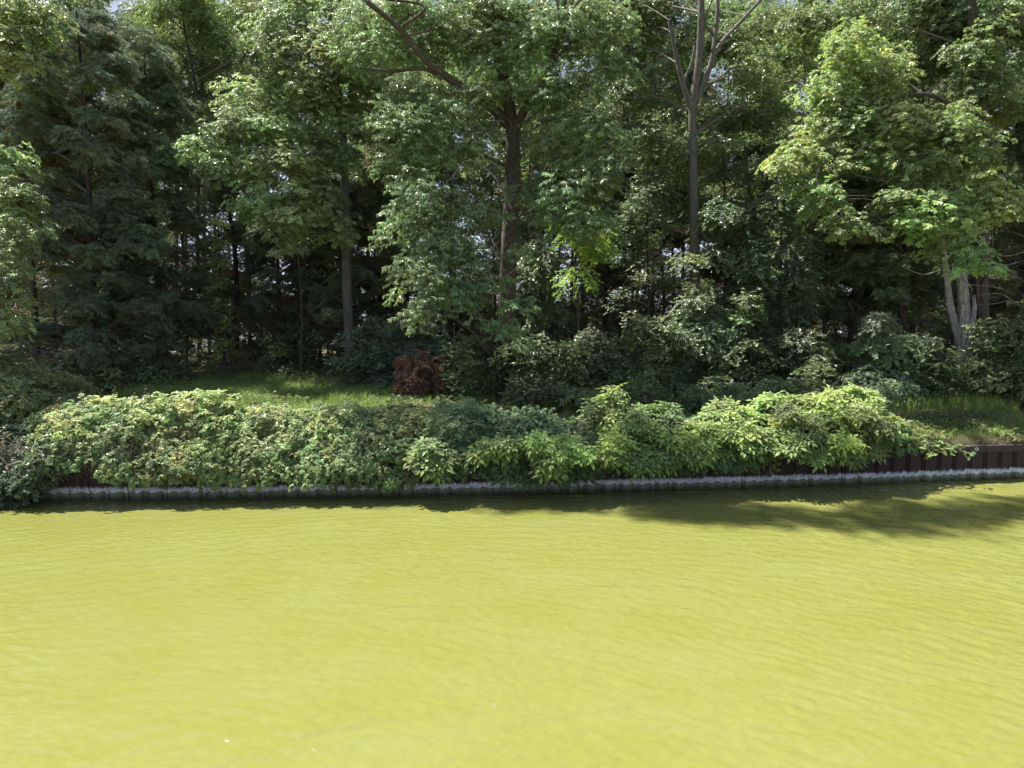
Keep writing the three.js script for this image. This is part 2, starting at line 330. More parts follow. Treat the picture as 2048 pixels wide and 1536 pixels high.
{
  const xs = [], zs = [];
  for (let x = -17; x <= 17; x += 0.055) xs.push(x);
  xs.unshift(-2500, -900, -300, -120, -60, -35, -24, -19); xs.push(19, 24, 35, 60, 120, 300, 900, 2500);
  zs.push(600, 200, 60, 20, 8, 2, -1.5, -3);
  for (let z = -4; z >= -19; z -= 0.05) zs.push(z);
  zs.push(-21, -26, -35, -50, -80, -140, -300, -800, -3000);
  const r = rng(31), waves = [];
  for (let i = 0; i < 30; i++) { const wl = lerp(0.14, 0.46, Math.pow(r(), 1.6)); waves.push([-3 + (r() - 0.5) * 20, 6 + (r() - 0.5) * 9, 6.283 / wl, r() * 6.283, wl * 0.0100]); }
  const hgt = (x, z) => {
    const near = smooth(18, 15, Math.abs(x)) * smooth(-3, -4.5, z) * smooth(-20, -18, z);
    if (near <= 0) return 0;
    const wob = 0.10 * noise(x * 1.1, z * 1.4, 5) + 0.25 * noise(x * 0.3, z * 0.4, 1), gust = lerp(0.55, 1.05, clamp(0.6 + 1.2 * noise(x * 0.16, z * 0.22, 3), 0, 1)) * lerp(1.15, 0.95, smooth(-12, -6, z)) * lerp(0.55, 1, smooth(-9, 0, x + 0.6 * z + 7));
    let h = 0; for (const w of waves) h += w[4] * clamp(0.45 + 1.3 * noise(x * 0.8 + w[3] * 3, z * 0.8, w[3]), 0, 1.2) * Math.sin(w[2] * (Math.hypot(x - w[0], z - w[1]) + wob) + w[3]);
    h -= 0.22 * Math.abs(h);
    return near * gust * h;
  };
  const pos = [], uv = [], idx = [], W = xs.length;
  for (const z of zs) for (const x of xs) { pos.push(x, hgt(x, z), z); uv.push(x / 24, z / 24); }
  for (let j = 0; j + 1 < zs.length; j++) for (let i = 0; i + 1 < W; i++) { const a = j * W + i, b = a + W; idx.push(a, a + 1, b, a + 1, b + 1, b); }
  const g = new THREE.BufferGeometry();
  g.setAttribute('position', new THREE.Float32BufferAttribute(pos, 3)); g.setAttribute('uv', new THREE.Float32BufferAttribute(uv, 2)); g.setIndex(idx); g.computeVertexNormals();
  const rr = rng(5), flecks = []; for (let i = 0; i < 150; i++) flecks.push([rr(), rr(), lerp(0.0004, 0.0013, rr() * rr()), rr() * 3.14, rr()]);
  const N = 1024, bloom = new Float32Array(N * N);
  for (const [fx, fy, fr, fa, fk] of flecks) { const R = Math.ceil(fr * N * 2.2), cx = Math.floor(fx * N), cy = Math.floor(fy * N); for (let j = -R; j <= R; j++) for (let i = -R; i <= R; i++) { const X = (i * Math.cos(fa) + j * Math.sin(fa)) / (fr * N * 1.9), Y = (j * Math.cos(fa) - i * Math.sin(fa)) / (fr * N * 0.7), q = X * X + Y * Y; if (q < 1) bloom[((cy + j + N) % N) * N + (cx + i + N) % N] = (1 - q) * fk * (0.5 + noise(i * 0.7, j * 0.7, fx * 50)); } }
  const map = dataTexture(N, N, (u, v) => {
    const a = tileFbm(u, v, 16, 26, 2, 5), b = tileFbm(u, v, 90, 140, 6, 2), k = 1 + 0.07 * a + 0.07 * b, f = clamp(bloom[Math.floor(v * N) * N + Math.floor(u * N)], 0, 1) * 0.6;
    return [lerp(0.150 * k, 0.22, f), lerp(0.156 * k, 0.22, f), lerp(0.043 * k + 0.012 * a, 0.25, f)];
  }, true);
  const fine = dataTexture(1024, 1024, (u, v) => clamp(0.5 + 0.8 * tileFbm(u, v, 150, 260, 4, 3), 0, 1), false);
  const m = new THREE.Mesh(g, new THREE.MeshPhysicalMaterial({ map, bumpMap: fine, bumpScale: 0.02, roughness: 0.10, ior: 1.33 }));
  m.name = 'water'; m.userData = { kind: 'structure', label: 'opaque yellow green algae water with fine wind ripples', category: 'water' }; scene.add(m);
}

// ------------------------------------------------------------------ the sheet wall
const wallNormal = (x) => { const k = -0.086 - 0.005 * x, a = Math.atan(k); return a; };   // heading of the wall line
{
  const t = thing('sheet_wall', 'dark rust brown corrugated sheet pile wall with white waterline band', 'wall');
  const profile = [[0, 0.0], [0.012, 0.0], [0.016, 0.03], [0.05, 0.03], [0.075, 0.075], [0.315, 0.075], [0.36, 0.03], [0.44, 0.03], [0.446, 0.0], [0.46, 0.0]];
  const mats = [];
  for (let q = 0; q < 5; q++) {
    const map = dataTexture(64, 256, (u, v) => {
      const y = v * 1.3 - 0.35, n1 = fbm(u * 5 + q * 9.1, y * 5, q), n2 = fbm(u * 14 + q * 5, y * 9, q + 3), streak = fbm(u * 16, y * 0.7 + q * 4, 8 + q);
      const joint = Math.min(u, 1 - u) * 0.46;
      const low = 0.175 + 0.035 * Math.sin(u * 3.1 * Math.PI + q) * 0.6 + 0.05 * n1 - 0.05 * Math.exp(-joint / 0.02), top = 0.282 + 0.05 * n2 + 0.05 * n1;
      let c = [0.038 * (1 + 0.5 * n1 + 0.5 * streak), 0.021 * (1 + 0.5 * n1 + 0.6 * streak), 0.023 * (1 + 0.4 * n1 + 0.7 * streak)];
      const white = smooth(top + 0.05, top - 0.04, y) * clamp(0.82 + 0.9 * n2 + 0.5 * n1, 0.15, 1);
      c = [lerp(c[0], 0.70, white), lerp(c[1], 0.73, white), lerp(c[2], 0.80, white)];
      if (y < low) { const k = 0.85 + 0.8 * n2, b = smooth(low - 0.16, low, y); c = [lerp(0.05, 0.24, b) * k, lerp(0.06, 0.26, b) * k, lerp(0.03, 0.17, b) * k]; if (y > low - 0.016) c = c.map((x) => x * 0.35); }
      return c.map((x) => clamp(x, 0.004, 0.8));
    }, true);
    map.wrapT = THREE.ClampToEdgeWrapping;
    mats.push(new THREE.MeshStandardMaterial({ map, bumpMap: map, bumpScale: 0.004, roughness: 0.78 }));
  }
  const pos = [], uv = [], idx = [];
  for (let i = 0; i + 1 < profile.length; i++) {
    const [a, b] = profile[i], [c, d] = profile[i + 1], o = pos.length / 3;
    for (const [x, z] of [[a, b], [c, d]]) for (const y of [-0.35, 0.80]) { pos.push(x, y, z); uv.push(x / 0.46, (y + 0.35) / 1.3); }
    idx.push(o, o + 2, o + 1, o + 1, o + 2, o + 3);
  }
  const g = new THREE.BufferGeometry();
  g.setAttribute('position', new THREE.Float32BufferAttribute(pos, 3)); g.setAttribute('uv', new THREE.Float32BufferAttribute(uv, 2)); g.setIndex(idx);
  const flat = g.toNonIndexed(); flat.computeVertexNormals();
  const capShape = new THREE.Shape(); capShape.moveTo(-0.10, 0); capShape.lineTo(0.115, 0); capShape.lineTo(0.125, 0.012); capShape.lineTo(0.125, 0.178); capShape.lineTo(0.112, 0.19); capShape.lineTo(-0.10, 0.19); capShape.closePath();
  const r = rng(41), capTex = dataTexture(256, 128, (u, v) => { const n = tileFbm(u, v, 10, 6, 4, 4), s = tileFbm(u, v, 40, 2, 9, 2); return [0.046 * (1 + 0.7 * n + 0.3 * s), 0.031 * (1 + 0.7 * n + 0.3 * s), 0.031 * (1 + 0.6 * n + 0.3 * s)]; }, true);
  const capMat = new THREE.MeshStandardMaterial({ map: capTex, bumpMap: capTex, bumpScale: 0.006, roughness: 0.75 });
  let x = -17.5, k = 0;
  const path = [];
  while (x < 18) { const a = wallNormal(x); path.push([x, wallZ(x), a]); x += 0.46 * Math.cos(a); }
  path.forEach(([px, pz, a], i) => {
    const m = part('sheet_panel', flat, mats[Math.floor(r() * 5)], t); m.position.set(px, (r() - 0.5) * 0.012, pz); m.rotation.y = -a;
    if (i % 6 === 0 && i + 6 < path.length) {
      const e = path[i + 6], len = Math.hypot(e[0] - px, e[1] - pz), cg = new THREE.ExtrudeGeometry(capShape, { depth: len - 0.004, bevelEnabled: false, steps: 8 });
      cg.rotateY(-Math.PI / 2);                       // runs along -x from the far end, front towards the water
      const c = part('cap_beam', cg, capMat, t); c.position.set(e[0], 0.765 + (r() - 0.5) * 0.006, e[1]); c.rotation.y = -Math.atan2(e[1] - pz, e[0] - px);
    }
  });
  const zinc = new THREE.MeshStandardMaterial({ color: rgb(0.42, 0.47, 0.52), roughness: 0.45, metalness: 0.6 });
  const washer = new THREE.LatheGeometry([[0.018, 0], [0.05, 0], [0.055, 0.005], [0.05, 0.011], [0.018, 0.011]].map((p) => new THREE.Vector2(...p)), 24), nut = new THREE.CylinderGeometry(0.023, 0.025, 0.03, 6), rod = new THREE.CylinderGeometry(0.011, 0.012, 0.055, 10);
  for (const px of [1719, 1838, 1957, 2080]) {
    const d = 18.0, q = at(px, 902, d), a = wallNormal(q.x), z = wallZ(q.x) + 0.126;
    const w = part('tie_washer', washer, zinc, t); w.position.set(q.x, 0.865, z); w.rotation.set(Math.PI / 2, 0, 0);
    const n = part('tie_nut', nut, M.barkDark, w); n.position.set(0, 0.02, 0); const rd = part('rod_end', rod, zinc, w); rd.position.set(0, 0.03, 0);
  }
}

// ------------------------------------------------------------------ the great trees of the front
const up = (px, d, ...pts) => [ground(px, d), ...pts.map(([x, y, dd]) => at(x, y, dd ?? d))];
const OAK = [0.052, 0.080, 0.030], OAKY = [0.074, 0.098, 0.026], DARK = [0.034, 0.060, 0.024], LIME = [0.085, 0.135, 0.022];
{ // big oak in the middle with the thick leaning limb
  const d = 24.2;
  tree({
    name: 'oak_tree', label: 'big oak with thick brown trunk standing bare in the middle of the wood', seed: 11, r0: 0.36, r1: 0.15, bark: M.barkBrown,
    axis: up(1012, d, [1014, 600], [1021, 440], [1026, 320], [1022, 240], [1005, 150], [990, 60], [985, -40]),
    limbs: [
      { pts: [at(1016, 250, d), at(985, 215, d - 0.3), at(925, 176, d - 0.8), at(850, 118, d - 1.2), at(800, 58, d - 1.4), at(735, 4, d - 1.6)], r0: 0.19, r1: 0.08 },
      { pts: [at(885, 155, d - 0.9), at(850, 138, d - 1.1), at(780, 142, d - 1.2), at(720, 136, d - 1.3)], r0: 0.09, r1: 0.03 },
      { pts: [at(800, 58, d - 1.4), at(850, 14, d - 1.1), at(770, -2, d - 1.0)], r0: 0.06, r1: 0.04 },
      { pts: [at(1024, 270, d), at(1052, 214, d - 0.2), at(1095, 150, d - 0.3), at(1120, 50, d - 0.2), at(1140, -60, d)], r0: 0.17, r1: 0.07 },
      { pts: [at(1030, 265, d - 0.1), at(1010, 232, d - 0.5), at(985, 258, d - 0.9)], r0: 0.10, r1: 0.02 },
      { pts: [at(1008, 330, d), at(950, 310, d - 0.8), at(900, 350, d - 1.6)], r0: 0.07, r1: 0.02 },
      { pts: [at(1024, 420, d - 0.2), at(985, 350, d - 1.0), at(935, 320, d - 1.6), at(900, 360, d - 1.9)], r0: 0.05, r1: 0.015, bark: M.barkSilver },
      { pts: [at(1000, 510, d - 0.4), at(985, 480, d - 0.7), at(1005, 560, d - 0.8), at(1025, 590, d - 0.7)], r0: 0.022, r1: 0.006, bark: M.barkSilver },
    ],
    boughs: B([[830, 190, 55], [810, 250, 58], [855, 290, 55], [800, 330, 42], [885, 235, 42], [845, 390, 55], [885, 440, 58], [822, 455, 48], [868, 500, 62], [915, 525, 50], [832, 555, 52], [900, 585, 55], [850, 620, 40], [940, 430, 34], [935, 300, 40], [965, 262, 34], [905, 400, 40],
      [720, 60, 58], [700, 110, 48], [765, 95, 48], [885, 55, 66], [945, 95, 58], [1000, 60, 58], [960, 10, 66], [1055, 20, 60], [830, 30, 50], [1060, 100, 62], [1110, 60, 62], [1165, 80, 52], [960, 190, 40], [1180, 20, 56],
      [1100, 170, 52], [1130, 228, 56], [1098, 285, 42], [1160, 180, 50], [1150, 300, 52], [1188, 370, 56], [1130, 372, 50], [1180, 440, 58], [1118, 432, 46], [1225, 320, 42], [1200, 250, 40], [1000, 130, 44], [1035, 185, 36], [975, 50, 50], [800, 20, 40], [840, 95, 34], [1240, 60, 50], [1225, 130, 44], [996, 430, 17, 23.2], [1034, 505, 20, 23.2], [1000, 560, 22, 23.2], [1036, 610, 24, 23.2], [1006, 650, 28, 23.2], [1040, 380, 17, 23.2]], 22.6, 1.6, 12).concat([[-9, 15.6, 21.6], [-7, 15.8, 21.4], [-5, 16.0, 21], [-3.5, 16.2, 20.4], [-2, 16.4, 20.4], [-1, 16.4, 19.8], [0.6, 16.4, 19.5], [2.2, 16.4, 19.8], [-3, 16.6, 20.4], [1.6, 16.8, 20.6], [3.6, 16.4, 20], [5, 16.2, 20.6]].map(([x, y, q]) => ({ c: V(x, y, -q), R: 1.3 }))),
    opt: { tint: [0.064, 0.100, 0.042], n: 120, flat: 1.1, droop: 0.35, vary: 0.35 }, spray: S.oak,
  });
}
tree({ // left of the middle: broad pale crown reaching out to the left
  name: 'oak_tree', label: 'spreading oak with pale glinting crown reaching over the grassy clearing', seed: 21, r0: 0.24, r1: 0.08, bark: M.barkGrey,
  axis: up(700, 28, [694, 560], [690, 380], [684, 240], [668, 120], [660, 0], [655, -90]),
  limbs: [{ pts: [at(688, 330, 28), at(630, 260, 27), at(540, 250, 26.3), at(440, 280, 26)], r0: 0.09, r1: 0.025 }, { pts: [at(682, 230, 28), at(620, 150, 27), at(560, 90, 26.6)], r0: 0.09, r1: 0.03 }, { pts: [at(692, 440, 28), at(640, 400, 27), at(560, 400, 26.2)], r0: 0.06, r1: 0.02 }],
  boughs: B([[600, 60, 78], [680, 60, 76], [560, 112, 66], [640, 140, 76], [715, 165, 56], [540, 182, 58], [488, 192, 42], [600, 222, 68], [680, 230, 58], [470, 250, 42], [540, 262, 54], [432, 282, 38], [385, 296, 32], [480, 312, 50], [560, 330, 62], [640, 300, 58], [520, 400, 52], [600, 420, 58], [562, 480, 42], [642, 390, 48], [662, 452, 36], [450, 330, 36], [760, 60, 50], [640, -20, 80]], 26.4, 2.2, 22),
  opt: { tint: [0.080, 0.112, 0.050], n: 120, droop: 0.2, vary: 0.4 }, spray: S.oakB,
});
tree({ // forked grey tree
  name: 'forked_tree', label: 'tall slim grey tree whose trunk forks into four rising stems', seed: 31, r0: 0.22, r1: 0.10, bark: M.barkGrey,
  axis: up(1392, 26, [1390, 560], [1388, 400], [1386, 300], [1386, 215], [1398, 120], [1402, 20], [1408, -80]),
  limbs: [{ pts: [at(1386, 225, 26), at(1366, 165, 25.9), at(1348, 90, 25.8), at(1338, 40, 25.8)], r0: 0.12, r1: 0.05 }, { pts: [at(1366, 165, 25.9), at(1382, 130, 25.8), at(1390, 90, 25.8)], r0: 0.06, r1: 0.04 }, { pts: [at(1390, 205, 26), at(1418, 140, 26), at(1432, 60, 26), at(1438, -60, 26)], r0: 0.12, r1: 0.06 }, { pts: [at(1412, 160, 26), at(1436, 95, 26.1), at(1480, 45, 26.2), at(1530, -10, 26.4)], r0: 0.09, r1: 0.05 }, { pts: [at(1428, 70, 26), at(1410, 45, 26), at(1424, 0, 26)], r0: 0.04, r1: 0.03 }],
  boughs: B([[1300, 62, 62], [1250, 100, 55], [1340, 140, 38], [1300, 205, 46], [1255, 190, 42], [1452, 100, 46], [1500, 140, 52], [1420, 30, 46], [1530, 60, 56], [1480, 222, 46], [1545, 200, 46], [1440, 285, 40], [1345, -10, 60], [1480, 10, 50], [1330, 300, 40], [1590, 120, 50], [1440, 200, 32], [1290, 10, 56], [1390, 60, 44], [1400, 330, 38], [1310, 260, 42], [1250, 20, 56], [1470, 60, 46], [1374, 330, 20], [1400, 470, 24], [1380, 525, 26], [1396, 575, 28]], 26.8, 2.4, 32),
  opt: { tint: [0.058, 0.088, 0.030], n: 95, droop: 0.2, vary: 0.4 }, spray: S.elm,
});
tree({ // the big sunlit oak on the right
  name: 'oak_tree', label: 'wide oak on the right with bright yellowish sunlit crown over dark cedars', seed: 41, r0: 0.34, r1: 0.12, bark: M.barkBrown,
  axis: up(1962, 25.6, [1960, 560], [1962, 380], [1962, 200], [1950, 90], [1940, -20], [1940, -90]),
  limbs: [{ pts: [at(1960, 470, 25.6), at(1880, 410, 24.4), at(1800, 370, 23.4), at(1710, 350, 22.8)], r0: 0.10, r1: 0.025, bark: M.barkSilver }, { pts: [at(1960, 250, 25.6), at(1860, 190, 24.2), at(1760, 200, 23.2)], r0: 0.12, r1: 0.03 }, { pts: [at(1830, 330, 23.2), at(1745, 308, 22.2), at(1735, 290, 22), at(1705, 312, 21.9)], r0: 0.035, r1: 0.012, bark: M.barkSilver }, { pts: [at(1640, 330, 22.4), at(1632, 360, 22), at(1646, 392, 21.9), at(1640, 402, 21.8)], r0: 0.028, r1: 0.01, bark: M.barkSilver }, { pts: [at(1955, 150, 25.6), at(1990, 90, 25), at(2050, 30, 25)], r0: 0.10, r1: 0.05 }],
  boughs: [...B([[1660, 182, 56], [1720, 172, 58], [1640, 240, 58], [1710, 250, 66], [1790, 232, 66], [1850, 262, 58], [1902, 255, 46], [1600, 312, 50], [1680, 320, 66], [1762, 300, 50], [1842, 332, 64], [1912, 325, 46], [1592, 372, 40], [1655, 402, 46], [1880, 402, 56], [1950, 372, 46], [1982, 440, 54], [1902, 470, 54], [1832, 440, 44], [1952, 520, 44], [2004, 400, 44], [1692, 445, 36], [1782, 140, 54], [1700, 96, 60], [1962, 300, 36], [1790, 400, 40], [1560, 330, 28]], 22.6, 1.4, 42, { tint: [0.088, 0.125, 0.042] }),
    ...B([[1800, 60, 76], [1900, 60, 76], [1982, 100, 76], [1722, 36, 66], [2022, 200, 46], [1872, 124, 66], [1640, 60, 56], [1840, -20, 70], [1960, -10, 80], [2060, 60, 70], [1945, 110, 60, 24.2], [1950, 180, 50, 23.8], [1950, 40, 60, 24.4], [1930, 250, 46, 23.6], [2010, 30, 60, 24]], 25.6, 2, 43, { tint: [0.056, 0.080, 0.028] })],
  opt: { n: 120, droop: 0.12, vary: 0.35 }, spray: S.oakB,
});
// ------------------------------------------------------------------ middle trees
const small = (o) => { // a slender broadleaf: crown spread between two heights on a leaning trunk
  const r = rng(o.seed * 13 + 1), d = o.d, b = ground(o.px, d), topY = at(o.px, o.top, d).y, lowY = at(o.px, o.low, d).y, boughs = [], w = metres(o.w, d);
  for (let i = 0; i < o.n; i++) { const t = r(), a = r() * 6.283, q = w * Math.sqrt(r()) * (1 - 0.55 * Math.pow(t, 2)); boughs.push({ c: V(b.x + Math.cos(a) * q + (o.lean || 0) * t, lerp(lowY, topY, t), b.z + Math.sin(a) * q * 0.8), R: lerp(0.45, 0.85, r()) * (o.R || 1) }); }
  return tree({ name: o.name || 'slender_tree', label: o.label, group: o.group, seed: o.seed, r0: o.r0 || 0.1, r1: 0.025, bark: o.bark || M.barkDark, axis: [b, V(b.x + 0.12, lerp(b.y, topY, 0.35), b.z), V(b.x + (o.lean || 0) * 0.6, lerp(b.y, topY, 0.7), b.z), V(b.x + (o.lean || 0), topY, b.z)], boughs, spray: o.spray || S.elm, leaf: o.leaf || L.oak, opt: { n: o.dens || 95, tint: o.tint || DARK, droop: 0.15, vary: 0.45, flat: 0.85 }, dead: o.dead || 0 });
};
small({ name: 'maple_tree', label: 'young lime green maple beside the big central oak trunk', px: 1150, d: 24.6, top: 420, low: 570, w: 62, n: 13, seed: 51, tint: LIME, spray: S.elm, leaf: L.soft, r0: 0.06, R: 0.8 });
small({ label: 'slim dark tree right of the lime green maple, below the forked grey tree', px: 1290, d: 26.5, top: 330, low: 640, w: 62, n: 22, seed: 52, tint: [0.044, 0.066, 0.027], spray: S.shrub });
small({ label: 'dark leafy tree screening the foot of the forked grey trunk', px: 1470, d: 25, top: 380, low: 680, w: 66, n: 26, seed: 53, tint: [0.036, 0.066, 0.026], spray: S.elm });
small({ label: 'bushy young tree under the left edge of the wide sunlit oak', px: 1555, d: 24.5, top: 400, low: 690, w: 60, n: 24, seed: 54, tint: [0.036, 0.066, 0.026], spray: S.elm });
small({ label: 'thin tree with grey glinting leaves below the spreading pale oak', px: 600, d: 27.5, top: 330, low: 480, w: 66, n: 14, seed: 55, tint: [0.05, 0.066, 0.042], spray: S.shrub });
small({ label: 'tall dark backlit tree between the blue cedar and the pale oak', px: 470, d: 33, top: -60, low: 300, w: 150, n: 46, seed: 56, tint: [0.05, 0.078, 0.022], spray: S.elm, r0: 0.2, lean: -2.2, R: 1.15 });
small({ label: 'twin backlit tree just behind the dark one by the pale oak', px: 400, d: 36, top: -40, low: 260, w: 130, n: 32, seed: 57, tint: [0.06, 0.086, 0.022], spray: S.elm, r0: 0.18, lean: 1.0, R: 1.15 });
small({ label: 'leafy tree with dense dark crown behind the big central oak', px: 1240, d: 30, top: -60, low: 330, w: 130, n: 44, seed: 58, tint: [0.040, 0.066, 0.024], spray: S.elm, r0: 0.19, R: 1.1 });
small({ label: 'backlit yellow green tree behind the forked grey tree', px: 1580, d: 33, top: -80, low: 240, w: 150, n: 42, seed: 59, tint: [0.062, 0.086, 0.024], spray: S.elm, r0: 0.2, lean: 1.4, R: 1.2, bark: M.barkGrey });
small({ label: 'broken slim tree in the sky gap left of the sunlit oak', px: 1505, d: 29, top: 110, low: 330, w: 50, n: 9, seed: 60, tint: [0.05, 0.075, 0.028], spray: S.elm, r0: 0.13, lean: -0.9, bark: M.barkGrey });
small({ label: 'loose tree filling behind the leaning limb of the central oak', px: 900, d: 32, top: -40, low: 250, w: 130, n: 30, seed: 61, tint: [0.054, 0.08, 0.026], spray: S.elm, r0: 0.17, R: 1.1 });
small({ name: 'vine_clad_tree', label: 'thin trunk wrapped in bright climbing leaves at the clearing edge', px: 446, d: 29, top: 440, low: 740, w: 9, n: 26, seed: 62, R: 0.34, tint: [0.09, 0.12, 0.045], spray: S.shrub, r0: 0.10, dens: 260 });
small({ label: 'tall pale green tree rising behind the wide sunlit oak', px: 1820, d: 33, top: -60, low: 260, w: 170, n: 46, seed: 63, tint: [0.056, 0.082, 0.026], spray: S.oakB, r0: 0.2, R: 1.15 });
small({ label: 'leafy tree behind the tops of the two left cedars', px: 175, d: 34, top: -90, low: 160, w: 190, n: 44, seed: 65, tint: [0.05, 0.076, 0.026], spray: S.elm, r0: 0.2, R: 1.2 });
small({ label: 'dark tree at the right edge behind the wide sunlit oak', px: 2070, d: 29, top: 0, low: 330, w: 90, n: 30, seed: 64, tint: [0.046, 0.07, 0.026], spray: S.oakB, r0: 0.2, R: 1.1 });
// slender trees that fill the wood between the front trunks
[
  ['shade tree behind the right side of the large blue green cedar', 265, 31, 330, 640, 80],
  ['understorey tree rising behind the grassy clearing, left of the slim cedar', 500, 34, 300, 610, 80],
  ['understorey tree filling the dark gap right of the pale oak trunk', 745, 31, 230, 520, 60],
  ['understorey tree behind the drooping left boughs of the central oak', 880, 29, 260, 600, 76],
  ['understorey tree close behind the central oak trunk', 985, 29, 300, 620, 60],
  ['understorey tree rising over the lime green maple', 1110, 30, 200, 560, 70],
  ['mid green tree left of the forked grey trunk', 1320, 28.5, 260, 600, 60],
  ['tree with loose crown just right of the forked grey trunk', 1440, 29, 240, 560, 60],
  ['tree behind the left boughs of the wide sunlit oak', 1610, 30, 200, 600, 80],
  ['shaded tree below the middle of the wide sunlit oak', 1760, 30, 330, 600, 80],
  ['shaded tree behind the weathered grey trunk', 1900, 29, 360, 620, 80],
  ['shaded tree at the right edge below the brownish cedar', 2030, 31, 330, 640, 70],
  ['shade tree behind the near left edge tree', 110, 32, 300, 660, 90],
  ['low leafy tree between the lime green maple and the central oak', 1080, 27, 470, 660, 44],
  ['dim tree between slim cedar and pale oak trunk', 640, 32.5, 360, 600, 60],
].forEach(([label, px, d, top, low, w], i) => small({ label, px, d, top, low, w, n: Math.round(w / 2.6), seed: 160 + i, tint: i % 3 ? [0.044, 0.072, 0.026] : [0.056, 0.08, 0.026], spray: i % 2 ? S.elm : S.shrub, r0: 0.08, R: 0.95, lean: (i % 3 - 1) * 0.5 }));
// left edge: a nearer tree that leans into view
{
  const d = 20.5, b = ground(-60, d);
  tree({ name: 'maple_tree', label: 'near tree at the left edge with bright pale leaf tips', seed: 71, r0: 0.14, r1: 0.04, bark: M.barkDark, axis: [b, at(-60, 600, d), at(-50, 350, d), at(-40, 150, d), at(-20, 30, d)],
    boughs: B([[10, 330, 40], [42, 400, 46], [10, 440, 52], [46, 480, 40], [10, 540, 46], [24, 590, 36], [40, 330, 30], [-30, 620, 60], [80, 412, 22], [-20, 390, 60], [10, 650, 40]], d, 1.2, 72, { tint: [0.066, 0.094, 0.034] }).concat(B([[20, 40, 56], [70, 30, 46], [100, 70, 30], [20, 95, 36], [40, 140, 30], [-30, 60, 70]], d + 1, 1, 73, { tint: [0.066, 0.094, 0.030] })),
    opt: { n: 110, droop: 0.25, vary: 0.4 }, spray: S.oakB });
}
// ------------------------------------------------------------------ cedars
cedar({ label: 'large blue green cedar left of the clearing, drooping to the ground', px: 190, d: 26, top: 15.6, width: 2.7, seed: 81, tint: [0.046, 0.066, 0.040], r0: 0.22, n: 0.85 });
cedar({ label: 'olive cedar behind the near left edge tree', px: 70, d: 27.5, top: 16.5, width: 2.3, seed: 82, tint: [0.064, 0.071, 0.027], r0: 0.2, n: 0.75, low: 4 });
cedar({ label: 'dark cedar directly right of the large blue green cedar', px: 320, d: 28.5, top: 15.5, width: 2.2, seed: 83, tint: [0.039, 0.059, 0.034], r0: 0.19, n: 0.75, low: 1 });
cedar({ label: 'slim dark cedar standing alone behind the grassy clearing', px: 565, d: 31, top: 9.8, width: 1.7, seed: 84, tint: [0.034, 0.055, 0.034], low: 2.4, n: 0.8, dead: 18 });
cedar({ label: 'dark cedar under the pale oak, left of the drooping oak boughs', px: 690, d: 30, top: 13.5, width: 1.9, seed: 85, tint: [0.042, 0.059, 0.030], low: 2.2, n: 0.65, dead: 22 });
cedar({ label: 'brown green cedar between the pale oak and the central oak', px: 765, d: 32, top: 12.5, width: 1.9, seed: 86, tint: [0.058, 0.059, 0.028], low: 3.5, n: 0.6, dead: 26 });
cedar({ label: 'dark cedar in shade under the crown of the wide sunlit oak', px: 1700, d: 27.5, top: 10.2, width: 2.2, seed: 87, tint: [0.042, 0.059, 0.028], low: 2.6, n: 0.7, dead: 24 });
cedar({ label: 'dark cedar trunk left of the weathered grey trunk', px: 1795, d: 26, top: 11.0, width: 2.1, seed: 88, tint: [0.039, 0.057, 0.028], low: 3.2, n: 0.65, dead: 20, r0: 0.24 });
cedar({ label: 'dark brownish cedar at the right edge with bare pale lower branches', px: 2050, d: 27, top: 12.6, width: 2.2, seed: 89, tint: [0.046, 0.057, 0.028], low: 2.8, n: 0.7, dead: 30 });
cedar({ label: 'cedar behind the forked grey trunk with many dead brown twigs', px: 1450, d: 31, top: 10.5, width: 2.0, seed: 90, tint: [0.049, 0.061, 0.028], low: 3.2, n: 0.6, dead: 34 });
cedar({ label: 'cedar behind the lime green maple with dead brown lower twigs', px: 1215, d: 31, top: 10.8, width: 1.9, seed: 91, tint: [0.046, 0.061, 0.028], low: 3.4, n: 0.6, dead: 34 });
{ // weathered grey trunk with a split side
  const d = 23.6, b = ground(1930, d);
  const t = tree({ name: 'weathered_cedar', label: 'weathered silver grey cedar trunk with a split hollow side', seed: 95, r0: 0.25, r1: 0.10, bark: M.barkSilver, axis: up(1930, d, [1931, 690], [1929, 620], [1924, 560], [1919, 500], [1916, 440], [1918, 360], [1922, 300]),
    limbs: [
      { pts: [at(1935, 690, d - 0.1), at(1944, 650, d - 0.2), at(1949, 610, d - 0.2), at(1946, 592, d - 0.2)], r0: 0.11, r1: 0.05 },
      { pts: [at(1926, 715, d), at(1914, 665, d + 0.05), at(1900, 610, d + 0.05), at(1893, 550, d), at(1886, 490, d), at(1880, 420, d), at(1876, 360, d)], r0: 0.15, r1: 0.06 },
      { pts: [at(1915, 548, d - 0.25), at(1936, 568, d - 0.5), at(1944, 578, d - 0.5), at(1940, 590, d - 0.4)], r0: 0.03, r1: 0.014 },
      ...[[1945, 592, 2000, 588, 2040, 612], [1930, 548, 1990, 546, 2046, 556], [1900, 512, 1850, 516, 1790, 528], [1880, 540, 1840, 548, 1800, 530], [1940, 570, 1990, 574, 2030, 590], [1960, 505, 2010, 512, 2060, 500], [1950, 500, 2000, 528, 2040, 524], [1955, 610, 1985, 608, 2020, 600]].map(([a, b2, c, e, f, h], i) => ({ pts: [at(a, b2, d - 0.2), at(c, e, d - 0.9), at(f, h, d - 1.3 + 0.2 * i)], r0: 0.026, r1: 0.006 })),
    ],
    boughs: [] });
}
